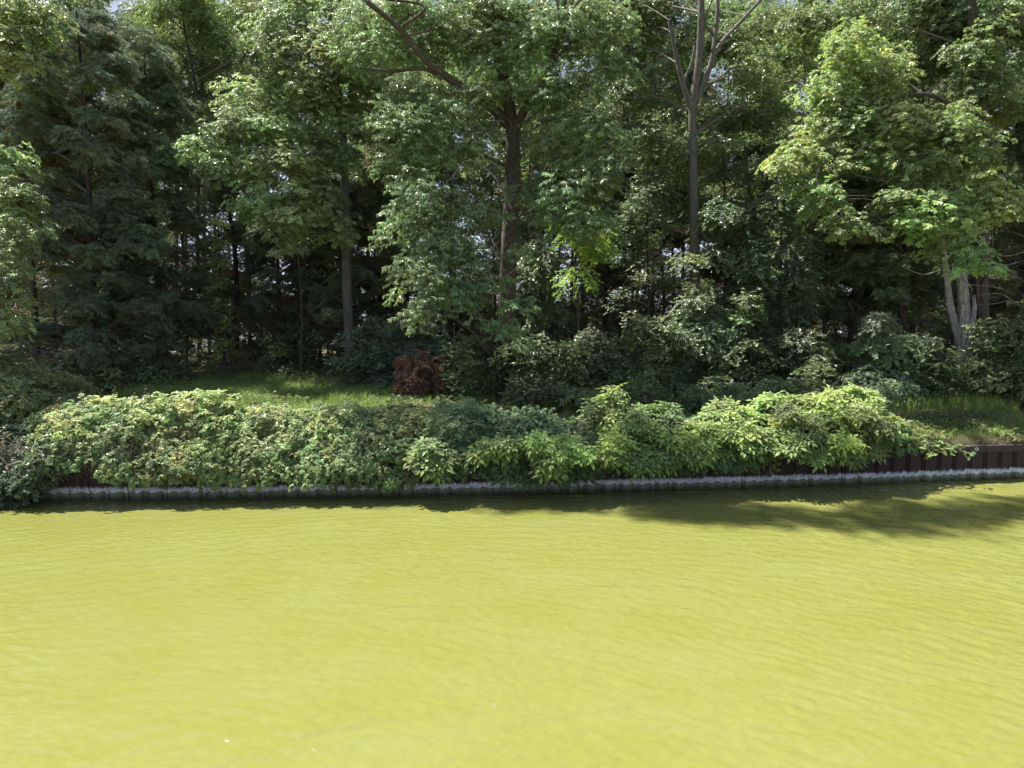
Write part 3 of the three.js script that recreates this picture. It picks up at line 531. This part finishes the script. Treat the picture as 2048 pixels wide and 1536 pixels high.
// ------------------------------------------------------------------ the wood behind: slender trees, each a copy of one of six
{
  const protos = [], r = rng(101);
  const mk = (i, cedarLike) => {
    const seed = 200 + i, q = rng(seed), H = lerp(11.5, 15.5, q()), base = V(0, 0, 0), bend = lerp(-0.7, 0.7, q()), boughs = [], n = cedarLike ? 20 : 18;
    for (let k = 0; k < n; k++) { const t = cedarLike ? lerp(0.42, 1, q()) : lerp(0.5, 1, q()), a = q() * 6.283, w = (cedarLike ? 1.5 * (1.15 - t) + 0.35 : 1.9) * Math.sqrt(q()); boughs.push({ c: V(bend * t + Math.cos(a) * w, H * t, Math.sin(a) * w), R: lerp(0.7, 1.15, q()) }); }
    return tree({ name: 'slender_tree', label: 'x', seed, r0: lerp(0.09, 0.17, q()), r1: 0.03, bark: cedarLike ? M.barkDark : M.barkGrey, axis: [base, V(bend * 0.1, H * 0.35, 0.1), V(bend * 0.6, H * 0.7, 0), V(bend, H, 0)], boughs, spray: cedarLike ? S.cedar : S.elm, leaf: cedarLike ? L.cedar : L.oak, opt: { n: cedarLike ? 90 : 62, tint: cedarLike ? [0.042, 0.055, 0.032] : [0.055, 0.082, 0.026], subs: 4, vary: 0.5 }, dead: cedarLike ? 26 : 8 });
  };
  for (let i = 0; i < 6; i++) protos.push(mk(i, i % 2 === 0));
  const spots = [];
  // trunks that show between the front trees
  for (const [px, d] of [[372, 33], [420, 38], [640, 36], [735, 34], [790, 35], [812, 37], [835, 41], [1052, 34], [1080, 37], [1105, 33], [1145, 32], [1165, 38], [1210, 36], [1260, 41], [1300, 35], [1345, 43], [1420, 37], [1520, 36], [1600, 33], [1650, 28.5], [1668, 37], [1720, 40], [1752, 34], [1775, 45], [1850, 38], [1990, 34]]) spots.push([px, d]);
  for (let i = 0; i < 44; i++) spots.push([lerp(-260, 2300, (i + r()) / 44), lerp(38, 54, r())]);
  const marks = [[190, 'the large blue green cedar'], [565, 'the slim cedar behind the clearing'], [700, 'the spreading pale oak'], [1012, 'the big central oak'], [1390, 'the forked grey tree'], [1700, 'the shaded cedar under the sunlit oak'], [1930, 'the weathered grey trunk']];
  const ord = ['first', 'second', 'third', 'fourth', 'fifth', 'sixth', 'seventh', 'eighth', 'ninth', 'tenth', 'eleventh', 'twelfth', 'thirteenth', 'fourteenth', 'fifteenth', 'sixteenth', 'seventeenth', 'eighteenth'], count = {};
  spots.sort((a, b) => a[0] - b[0]).forEach(([px, d], i) => {
    const k = Math.floor(r() * 6), o = i < 6 ? protos[i] : protos[k].clone(), kind = (i < 6 ? i : k) % 2 === 0 ? 'dark cedar' : 'slim broadleaf tree';
    if (i >= 6) { o.name = numbered('slender_tree'); o.traverse((c) => { if (c !== o) c.name = numbered(c.name.replace(/_\d{3,}$/, '')); }); scene.add(o); }
    o.position.copy(ground(px, d)); o.rotation.y = r() * 6.283; const s = lerp(0.88, 1.12, r()), far = smooth(34, 46, d); o.scale.set(s * (1 + 0.35 * far), s * lerp(0.9, 1.05, r()) * (1 + 0.6 * far), s * (1 + 0.35 * far));
    let m = null; for (const q of marks) if (q[0] <= px) m = q;
    const key = (m ? m[1] : '') + kind, n = count[key] = (count[key] || 0) + 1;
    o.userData = { label: m ? `${ord[n - 1]} ${kind} in the wood right of ${m[1]}` : `${ord[n - 1]} ${kind} back in the wood from the left edge`, category: 'tree', group: 'slender trees in the wood behind' };
  });
}

const lip = (px) => { let z = -17; for (let i = 0; i < 4; i++) z = wallZ((px - 1024) / FOCAL * -z); return -z; };
// ------------------------------------------------------------------ undergrowth
function bush({ name = 'shrub', label, category = 'shrub', group, px, w, top, d, seed, tint = [0.040, 0.066, 0.028], spray = S.shrub, leaf = L.hedge, n = 1, R = 0.5, dens = 100, foot = 0, size = 1, droop = 0.15 }) {
  const b = ground(px, d); b.y += foot;
  const r = rng(seed * 31 + 7), W = metres(w, d), H = Math.max(0.5, at(px, top, d).y - b.y), t = thing(name, label, category, b, group), crown = new Crown(seed), stems = [];
  const count = Math.max(4, Math.round(W * H * 5.5 / (R / 0.5) ** 2 * n));
  for (let i = 0; i < count; i++) {
    const a = r() * 6.283, q = Math.sqrt(r()), prof = Math.sqrt(Math.max(0.05, 1 - q * q * 0.85)) * lerp(0.8, 1.12, noise(Math.cos(a) * q * 2 + seed, Math.sin(a) * q * 2) + 0.5), y = H * prof * (i % 3 ? Math.pow(r(), 0.6) : lerp(0.85, 1.05, r()));
    const c = V(Math.cos(a) * q * W, Math.max(0.12, y - R * 0.5), Math.sin(a) * q * Math.min(W, 1.3) * 0.8);
    crown.bough(c, R * lerp(0.7, 1.25, r()), { n: dens, tint, subs: 6, flat: 0.8, droop, vary: 0.6, size, loose: 0.9 });
    if (i % 2) stems.push(limb([V(c.x * 0.2, -0.1, c.z * 0.2), V(c.x * 0.55, c.y * 0.5, c.z * 0.55), c], 0.014, 0.005, 4, 4, 0, i));
  }
  part('stems', mergeGeometries(stems), M.twig, t).userData.kind = 'stuff';
  crown.build('foliage', spray, leaf, t);
  return t;
}
const DK = [0.032, 0.055, 0.016], MID = [0.044, 0.068, 0.019], BLUE = [0.036, 0.060, 0.034];
[
  ['dark shrub under the large blue green cedar', 200, 110, 690, 24.5, DK, 0],
  ['low dark shrub at the left end of the grassy clearing', 330, 60, 700, 27, DK, 0],
  ['pale leaved shrub lit at the back of the clearing', 500, 70, 690, 31, [0.085, 0.105, 0.06], 0],
  ['shaded shrub right of the pale one behind the clearing', 600, 60, 640, 29.5, DK, 0],
  ['bluish shrub at the right end of the clearing', 740, 70, 655, 25.6, BLUE, 0],
  ['tall shrub with broad leaves behind the dead red brown cedar', 820, 70, 625, 25.4, [0.036, 0.064, 0.038], 1],
  ['dark shrub right of the dead red brown cedar', 935, 62, 650, 23.4, MID, 0],
  ['dense shrub hiding the foot of the big central oak', 1030, 62, 670, 23, DK, 0],
  ['mid green shrub rightward of the central oak foot', 1120, 64, 665, 23.2, MID, 0],
  ['deep green shrub below the slim dark tree', 1215, 62, 650, 23.4, DK, 1],
  ['tall mixed shrub below the forked grey tree', 1310, 64, 610, 23.6, MID, 0],
  ['glinting tall shrub rightward of the forked trunk foot', 1405, 64, 590, 23.8, [0.044, 0.072, 0.034], 1],
  ['tall dark shrub between forked tree and bushy young tree', 1495, 62, 600, 23.4, DK, 0],
  ['dark rounded shrub behind the tallest bright saplings', 1590, 64, 640, 22.8, DK, 1],
  ['low loose shrub in the gap of the dark trunks', 1690, 56, 672, 24.2, MID, 0],
  ['shrub with larger leaves left of the weathered grey trunk', 1775, 48, 640, 22.6, [0.048, 0.080, 0.036], 1],
  ['dark shrub at the foot of the weathered grey trunk', 1880, 62, 655, 22.4, DK, 0],
  ['dense dark shrub right of the weathered grey trunk', 1985, 66, 640, 22.6, MID, 0],
  ['dark shrub at the far right edge of the view', 2080, 60, 610, 22.2, MID, 1],
  ['low shrub before the dense shrub of the central oak', 1075, 70, 745, 21.4, DK, 0],
  ['low shrub under the mid green shrub by the dark hedge', 1190, 66, 750, 21.2, DK, 1],
  ['low shaded shrub below the tall mixed shrub', 1330, 70, 745, 21.2, DK, 0],
  ['low shaded shrub right behind the forked sapling pair', 1460, 66, 740, 21, DK, 1],
  ['low dark shrub left of the right grass strip', 1600, 66, 735, 21, DK, 0],
  ['low shrub at the back of the right grass strip', 1730, 60, 725, 21.8, DK, 1],
].forEach(([label, px, w, top, d, tint, big], i) => bush({ label, px, w, top, d, tint, seed: 300 + i, spray: big ? S.elm : S.shrub, leaf: L.oak, n: 1.1, R: 0.55 }));
bush({ name: 'dead_cedar', label: 'small dead cedar with rust red brown needles among the shrubs', category: 'tree', px: 845, w: 42, top: 690, d: 22.8, tint: [0.050, 0.031, 0.023], spray: S.cedar, leaf: L.dead, seed: 340, R: 0.24, n: 0.7, dens: 13, foot: 0.25 });
bush({ label: 'big leafy shrub at the left edge above the bare twigs', px: 20, w: 118, top: 705, d: 18.1, tint: [0.07, 0.098, 0.032], spray: S.elm, seed: 341, R: 0.5, n: 1.4 });
bush({ label: 'pale tipped shrub just behind the left end of the hedge', px: 110, w: 60, top: 745, d: 18.9, tint: [0.066, 0.092, 0.032], spray: S.elm, seed: 342, R: 0.4, n: 1.2 });
// thicket in the depth of the wood, where single shrubs no longer show
{
  const cr = new Crown(350), r = rng(351);
  for (let i = 0; i < 1300; i++) {
    const px = lerp(-300, 2350, r()), d = lerp(31, 56, r()), b = ground(px, d), hole = noise(px * 0.012, d * 0.06, 2);
    if (hole > 0.42) continue;
    const h = lerp(0.3, 3.0 + Math.max(0, d - 36) * 0.2, r());
    cr.bough(V(b.x, b.y + h, b.z), lerp(0.6, 1.2, r()), { n: 90, tint: r() < 0.3 ? [0.075, 0.08, 0.036] : [0.046, 0.068, 0.028], subs: 5, vary: 0.6 });
  }
  for (let i = 0; i < 1700; i++) {
    const px = lerp(-300, 2350, r()), d = lerp(38, 58, r()), b = ground(px, d), h = lerp(2.5, 0.5 * d, r()), hole = noise(px * 0.010, h * 0.35, 5);
    if (hole > 0.19 - 0.18 * smooth(9, 16, h)) continue;
    cr.bough(V(b.x, b.y + h, b.z), lerp(0.9, 1.6, r()), { n: 110, tint: r() < 0.35 ? [0.06, 0.062, 0.036] : [0.052, 0.074, 0.028], subs: 5, vary: 0.6, size: 1.25 });
  }
  const o = cr.build('thicket', S.elm, L.oak, scene); o.userData = { kind: 'stuff', label: 'dim green thicket filling the depth of the wood', category: 'thicket' };
  const dr = new Crown(352);
  for (let i = 0; i < 2600; i++) { const px = lerp(-200, 2250, r()), d = lerp(29, 46, r()), b = ground(px, d), a = r() * 6.283; dr.put(V(b.x, b.y + lerp(0.6, 6.5, r()), b.z), V(Math.cos(a), lerp(-0.4, 0.3, r()), Math.sin(a)), lerp(0.7, 1.5, r()), [1, 0.95, 0.9].map((k) => k * lerp(0.6, 1.5, r())), 1.4); }
  const q = dr.build('dead_brushwood', S.bare, M.deadLeafTwig, scene); q.userData = { kind: 'stuff', label: 'tangle of dead brown cedar twigs between the trunks of the wood', category: 'brushwood' };
}
// ------------------------------------------------------------------ grass and weeds
{
  const r = rng(360), green = new Crown(361), straw = new Crown(362), tall = new Crown(363), weeds = new Crown(364);
  const put = (cr, x, z, s, t) => cr.put(V(x, groundY(x, z) - 0.01, z), V(Math.cos(r() * 6.283), 0, Math.sin(r() * 6.283)), s, t, 0.3);
  for (let i = 0; i < 42000; i++) {
    const x = lerp(-14, 16, r()), s = lerp(0.3, 16, Math.pow(r(), 1.25)), z = wallZ(x) - s, px = 1024 + x / -z * FOCAL, patch = noise(x * 0.5, z * 0.5, 3), k = lerp(0.75, 1.25, r()) * 1.5;
    const right = smooth(1700, 1800, px), left = smooth(230, 300, px) * smooth(900, 780, px), open = Math.max(right * smooth(7.0, 5.5, s), left * smooth(17, 13, s));
    if (r() > 0.25 + open) continue;
    if (right > 0.5 && s > 1.5 && s < 2.9 && r() < 0.6 + patch) put(straw, x, z, lerp(0.7, 1.2, r()), [0.24 * k, 0.21 * k, 0.13 * k]);
    else if (right > 0.5 && s > 2.6) put(r() < 0.65 ? tall : green, x, z, lerp(0.8, 1.3, r()), [0.19 * k, 0.27 * k, 0.055 * k]);
    else put(green, x, z, lerp(0.6, 1.2, r()) * (patch > 0.2 ? 1.3 : 1), [0.125 * k, 0.19 * k, 0.036 * k]);
  }
  for (let i = 0; i < 2600; i++) { const a = at(lerp(1660, 2120, r()), 850, 18), s = lerp(0.05, 2.3, r()), z = wallZ(a.x) - s, p = V(a.x, groundY(a.x, z) + lerp(0.03, 0.22, r()), z), y = r() * 6.283; if (noise(a.x * 0.9, z * 0.9, 8) > -0.12) weeds.put(p, V(Math.cos(y), 0.4, Math.sin(y)), lerp(0.5, 1.1, r()), [0.19, 0.25, 0.06].map((k) => k * lerp(0.6, 1.3, r()))); }
  for (let i = 0; i < 420; i++) { const a = at(lerp(1780, 2120, r()), 850, 18), s = lerp(0.02, 0.5, r()), z = wallZ(a.x) - s; straw.put(V(a.x, groundY(a.x, z), z), V(1, 0, 0), lerp(0.8, 1.3, r()), [0.20, 0.18, 0.085].map((k) => k * lerp(0.6, 1.1, r()))); }
  for (let i = 0; i < 1500; i++) {                    // broad weeds and seedlings scattered through the clearing, thick along its back
    const px = lerp(260, 900, r()), q = r(), d = lip(px) + (q < 0.5 ? lerp(9, 16.5, r()) : lerp(1.2, 14, r())), p = ground(px, d), y = r() * 6.283, h = q < 0.5 ? lerp(0.1, 0.7, r()) : lerp(0.05, 0.3, r());
    if (noise(p.x * 0.8, p.z * 0.8, 12) < -0.05) continue;
    for (let j = 0; j < 4; j++) { const a = r() * 6.283, k = lerp(0.6, 1.2, r()); weeds.put(V(p.x + Math.cos(a) * 0.12, p.y + h * r(), p.z + Math.sin(a) * 0.12), V(Math.cos(y + j), 0.5, Math.sin(y + j)), lerp(0.6, 1.1, r()), [0.19 * k, 0.27 * k, 0.08 * k]); }
  }
  for (let i = 0; i < 1400; i++) { const px = lerp(600, 860, r()), x = (px - 1024) / FOCAL * lip(px), z = wallZ(x) - lerp(0.5, 1.6, r()); put(tall, x, z, lerp(0.8, 1.25, r()), [0.16, 0.19, 0.07].map((k) => k * lerp(0.8, 1.2, r()))); }
  const add = (cr, name, spray, mat, label, category) => { const o = cr.build(name, spray, mat, scene); o.userData = { kind: 'stuff', label, category }; };
  add(green, 'grass', S.grass, L.grass, 'short green grass on the bank and in the clearing', 'grass');
  add(tall, 'tall_grass', S.tall, L.grass, 'taller bright grass at the back of the right bank', 'grass');
  add(straw, 'dry_grass', S.straw, L.grass, 'dry straw coloured grass on the bare right bank', 'grass');
  add(weeds, 'weeds', S.shrub, L.soft, 'low leafy weeds on the slope above the wall cap', 'weeds');
}
// ------------------------------------------------------------------ the hedge that hangs over the wall
function hedge({ label, px0, px1, top, bottom, tint, seed, spray = S.hedge, n = 1, dens = 85, shoots = 0, R = 0.36 }) {
  const mid = (px0 + px1) / 2, b = at(mid, 890, lip(mid)); b.y = 0.95;
  const t = thing('hedge_shrub', label, 'hedge', b), crown = new Crown(seed), r = rng(seed * 17 + 3), stems = [], count = Math.round((px1 - px0) * 0.27 * n);
  for (let i = 0; i < count; i++) {
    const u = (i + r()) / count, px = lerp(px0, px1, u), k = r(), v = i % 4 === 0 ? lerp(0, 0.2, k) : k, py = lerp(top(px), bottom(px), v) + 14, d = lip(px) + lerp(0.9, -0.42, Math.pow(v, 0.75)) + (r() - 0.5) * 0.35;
    const c = at(px, py, d), f = 1 - 0.35 * v; c.y = Math.max(c.y, d < lip(px) ? 0.40 : groundY(c.x, c.z) + 0.1);
    const q = lerp(0.8, 1.25, noise(px * 0.02, seed, 4) + 0.5);
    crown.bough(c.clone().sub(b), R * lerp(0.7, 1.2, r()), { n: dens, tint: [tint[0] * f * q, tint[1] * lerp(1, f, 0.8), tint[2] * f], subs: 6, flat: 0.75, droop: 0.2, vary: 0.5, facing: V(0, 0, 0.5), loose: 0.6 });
    const root = V(c.x + (r() - 0.5) * 0.5, 0.95, -lip(px) - lerp(0.05, 0.5, r()));
    if (i % 2) stems.push(limb([root.clone().sub(b), root.clone().lerp(c, 0.5).add(V(0, 0.25, 0.1)).sub(b), c.clone().sub(b)], 0.009, 0.003, 4, 5, 0, i));
  }
  for (let i = 0; i < count * 0.5; i++) { const px = lerp(px0, px1, r()), z = -lip(px) + lerp(0.15, 0.5, r()), p = V((px - 1024) / FOCAL * lip(px), lerp(0.8, 1.0, r()), z), e = p.clone().add(V((r() - 0.5) * 0.7, -lerp(0.25, 0.8, r()), lerp(-0.1, 0.2, r()))); stems.push(limb([p.clone().sub(b), p.clone().lerp(e, 0.5).add(V((r() - 0.5) * 0.2, 0.02, 0.12)).sub(b), e.sub(b)], 0.005, 0.002, 3, 6, 0, i)); }
  part('stems', mergeGeometries(stems), M.twig, t).userData.kind = 'stuff';
  crown.build('foliage', spray, L.hedge, t);
  for (let i = 0; i < shoots; i++) {                    // upright reddish shoots
    const px = lerp(px0 + 15, px1 - 15, (i + r()) / shoots), d = lip(px) + lerp(0.3, 0.8, r()), p = at(px, top(px) + 22, d).sub(b), h = lerp(0.35, 0.65, r()), lean = V((r() - 0.5) * 0.25, 0, (r() - 0.5) * 0.2), q = new Leaves(), C = [0.17, 0.07, 0.045], C2 = [0.2, 0.12, 0.06];
    const pt = (s) => V(lean.x * s * s + 0.03 * Math.sin(s * 4 + i), h * s, lean.z * s * s);
    for (let j = 0; j < 4; j++) q.twig(pt(j / 4), pt((j + 1) / 4), 0.008 - 0.0015 * j, 0.0065 - 0.0015 * j, C);
    for (let j = 0; j < 9; j++) { const s = lerp(0.35, 1, j / 8), y = j * 2.4; q.leaf(pt(s), V(Math.cos(y), lerp(-0.3, 0.5, r()), Math.sin(y)), V(0, 1, 0), lerp(0.06, 0.10, r()), 0.04, 0.3, j % 3 ? C2 : C); }
    const m = part('shoot', q.build(), L.soft, t); m.position.copy(p);
  }
  return t;
}
const prof = (list) => (px) => { for (let i = 0; i + 1 < list.length; i++) if (px <= list[i + 1][0]) return lerp(list[i][1], list[i + 1][1], clamp((px - list[i][0]) / (list[i + 1][0] - list[i][0]), 0, 1)); return list[list.length - 1][1]; };
const HTOP = prof([[60, 845], [120, 810], [200, 800], [330, 800], [400, 815], [440, 836], [500, 816], [650, 820], [790, 806], [900, 815], [1000, 822], [1120, 835], [1260, 845], [1500, 838], [1800, 840]]);
const HBOT = prof([[60, 885], [200, 902], [260, 926], [350, 932], [600, 936], [1100, 925], [1300, 905], [1500, 895], [1650, 885], [1800, 865]]);
const PALE = [0.098, 0.134, 0.055];
hedge({ label: 'dark ragged shrub drooping to the water at the left edge', px0: -50, px1: 95, top: prof([[-50, 800], [95, 870]]), bottom: prof([[-50, 975], [30, 970], [95, 900]]), tint: [0.040, 0.064, 0.026], seed: 400, spray: S.elm });
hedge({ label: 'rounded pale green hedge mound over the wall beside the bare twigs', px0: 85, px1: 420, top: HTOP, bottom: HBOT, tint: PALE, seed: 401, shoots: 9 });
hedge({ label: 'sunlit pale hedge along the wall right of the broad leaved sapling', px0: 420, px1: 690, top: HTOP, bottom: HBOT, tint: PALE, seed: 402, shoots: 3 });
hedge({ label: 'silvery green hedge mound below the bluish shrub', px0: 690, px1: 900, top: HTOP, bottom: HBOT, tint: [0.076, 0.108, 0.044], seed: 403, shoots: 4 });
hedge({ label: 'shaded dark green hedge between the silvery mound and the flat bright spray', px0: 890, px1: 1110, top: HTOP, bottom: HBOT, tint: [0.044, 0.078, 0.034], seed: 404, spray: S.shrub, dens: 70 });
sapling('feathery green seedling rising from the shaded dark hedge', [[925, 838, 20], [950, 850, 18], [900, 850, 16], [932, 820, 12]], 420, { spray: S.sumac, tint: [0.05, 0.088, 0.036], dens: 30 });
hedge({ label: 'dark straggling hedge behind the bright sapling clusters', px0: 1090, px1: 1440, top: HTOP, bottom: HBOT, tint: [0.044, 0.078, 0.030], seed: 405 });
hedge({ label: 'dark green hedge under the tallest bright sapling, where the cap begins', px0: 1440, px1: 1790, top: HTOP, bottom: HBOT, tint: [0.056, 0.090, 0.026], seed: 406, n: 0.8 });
// bright saplings that grow through the hedge
function sapling(label, list, seed, { tint = [0.080, 0.122, 0.026], spray = S.elder, front = 0.3, dens = 17, name = 'sapling' } = {}) {
  const c0 = list.reduce((s, q) => [s[0] + q[0] / list.length, Math.max(s[1], q[1])], [0, 0]), L0 = lip(c0[0]), b = V((c0[0] - 1024) / FOCAL * L0, 0.95, -L0 - 0.15);
  const t = thing(name, label, 'sapling', b), crown = new Crown(seed), r = rng(seed), stems = [], shade = (c) => { const k = lerp(0.62, 1.15, r()), y = lerp(0.92, 1.1, r()); return [c[0] * k * y, c[1] * k, c[2] * k]; };
  for (const [px, py, rp] of list.flatMap(([x, y, q]) => [[x, y, q], [x + (r() - 0.5) * 3.4 * q, y + (r() - 0.7) * 1.6 * q, q * lerp(0.4, 0.75, r())]])) {
    const v = smooth(800, 940, py), d = lip(px) + lerp(0.65, -0.75, v) - front * 0.4 + (r() - 0.5) * 0.3, c = at(px, py - v * lerp(12, 30, smooth(1250, 1600, px)), d).sub(b), R = metres(rp, d) * 1.0;
    for (const o of crown.bough(c, R, { n: dens * (R / 0.4) ** 2 + 5, tint: shade(tint), subs: 7, flat: 0.6, droop: 0.05, vary: 0.4, facing: V(0, 0, 0.3), loose: 1, face: 0.4 })) stems.push(limb([c, c.clone().lerp(o, 0.5), o], 0.005, 0.002, 3, 2, 0, 1));
    stems.push(limb([V((r() - 0.5) * 0.15, -0.05, -0.1), V(c.x * 0.35, Math.max(0.15, c.y * 0.5 + 0.2), c.z * 0.3), c], 0.013, 0.005, 5, 6, 0, px));
  }
  part('stems', mergeGeometries(stems), M.twig, t).userData.kind = 'stuff';
  crown.build('foliage', spray, L.soft, t);
}
sapling('broad leaved pale sapling standing up in the dip of the hedge', [[425, 788, 17], [430, 825, 24], [446, 806, 15], [412, 832, 16], [434, 850, 18]], 421, { tint: [0.10, 0.135, 0.05], spray: S.oakB });
sapling('small bright sapling hanging low from the silvery hedge', [[880, 925, 22], [862, 945, 21], [842, 926, 16], [872, 958, 12]], 422, { tint: [0.066, 0.098, 0.024] });
sapling('smallest bright cluster on the shaded dark hedge', [[985, 908, 24], [968, 918, 16], [1008, 902, 14]], 423);
sapling('flat bright spray hanging over the wall, wider than tall', [[1080, 905, 23], [1118, 908, 28], [1150, 914, 20], [1100, 940, 20]], 424, { front: 0.9 });
sapling('large bright sapling with many hanging clusters in three tiers', [[1235, 805, 26], [1290, 850, 38], [1340, 880, 38], [1250, 880, 38], [1222, 902, 28], [1300, 918, 38], [1370, 900, 28], [1262, 850, 32], [1350, 930, 24], [1202, 922, 22], [1330, 832, 28], [1290, 940, 18], [1228, 835, 22], [1395, 925, 20]], 425);
sapling('medium bright sapling with a pointed top, left of the dead bramble', [[1455, 818, 24], [1470, 850, 34], [1430, 870, 34], [1420, 902, 28], [1480, 890, 36], [1500, 925, 26], [1400, 888, 24], [1452, 835, 26], [1520, 900, 20]], 426);
sapling('widest bright sapling, sunlit yellow at its tops', [[1580, 810, 24], [1610, 842, 42], [1670, 850, 48], [1590, 880, 42], [1650, 902, 46], [1720, 880, 48], [1720, 830, 34], [1752, 860, 34], [1692, 920, 32], [1622, 930, 28], [1580, 920, 28], [1720, 792, 22], [1662, 800, 19], [1742, 915, 20], [1562, 860, 28], [1700, 805, 20], [1640, 822, 24], [1775, 862, 16]], 427, { tint: [0.096, 0.132, 0.030], dens: 22 });
sapling('tiny low sprig before the white waterline band', [[1693, 938, 11], [1700, 946, 9]], 428, { front: 0.2 });
sapling('little green vine hanging on the bare wall panels', [[1915, 928, 9], [1862, 930, 7], [1850, 915, 6]], 429, { dens: 12, tint: [0.085, 0.12, 0.03], spray: S.shrub, front: -1 });
// dry bramble and bare twigs
function twigs(name, label, list, mat, r0) { const t = thing(name, label, 'twigs', at(list[0][0][0], list[0][0][1], list[0][0][2])); for (const l of list) part('twig', limb(l.map(([x, y, d]) => at(x, y, d).sub(t.position)), r0, r0 * 0.35, 5, 10, 0.05, l[0][0]), mat, t); return t; }
{
  const r = rng(440), list = [];
  for (let i = 0; i < 120; i++) { const x = lerp(-25, 300, Math.pow(r(), 1.3)), y = lerp(870, 915, r()), d = lip(x) - lerp(0, 0.25, r()), e = x + (r() - 0.4) * 150, f = lerp(930, 985, r()); list.push([[x, y, d], [lerp(x, e, 0.35), lerp(y, f, 0.2) - 12, d - 0.25], [lerp(x, e, 0.7), lerp(y, f, 0.6), d - 0.35], [e, f, d - 0.3]]); }
  twigs('bare_tangle', 'tangle of thin bare brown stems hanging over the wall', list, M.twig, 0.009);
  twigs('bare_branch', 'long pale arching bare branch reaching down to the white band', [[[10, 935, 15.5], [30, 925, 15.4], [55, 924, 15.4], [85, 958, 15.5], [100, 968, 15.6], [125, 985, 15.7]], [[0, 915, 15.4], [12, 925, 15.4], [20, 948, 15.4], [38, 930, 15.4]]], M.paleTwig, 0.012);
  const br = []; for (let i = 0; i < 26; i++) { const x = 1490 + (r() - 0.5) * 36, e = x + (r() - 0.5) * 60; br.push([[x, 858, lip(x) + 0.3], [lerp(x, e, 0.5), 835, lip(x) + 0.1], [e, lerp(812, 850, r()), lip(x) + 0.1]]); }
  twigs('dead_bramble', 'grey dead bramble between the medium and the widest sapling', br, M.deadTwig, 0.008);
  const fl = []; for (let i = 0; i < 12; i++) { const x = 1160 + (r() - 0.5) * 26, e = x + (r() - 0.5) * 60; fl.push([[x, 940, lip(x) - 0.25], [lerp(x, e, 0.5), 962, lip(x) - 0.4], [e, lerp(966, 990, r()), lip(x) - 0.45]]); }
  twigs('dead_sprig', 'dead grey sprig trailing into the water below the flat spray', fl, M.paleTwig, 0.006);
}

// ------------------------------------------------------------------ draw
scene.traverse((o) => { if (o.isMesh) { o.castShadow = true; o.receiveShadow = true; } });
const renderer = new THREE.WebGLRenderer({ antialias: true });
renderer.setSize(1024, 768);
renderer.shadowMap.enabled = true; renderer.shadowMap.type = THREE.PCFSoftShadowMap;
renderer.toneMapping = THREE.LinearToneMapping; renderer.toneMappingExposure = EXPOSURE;
renderer.render(scene, camera);
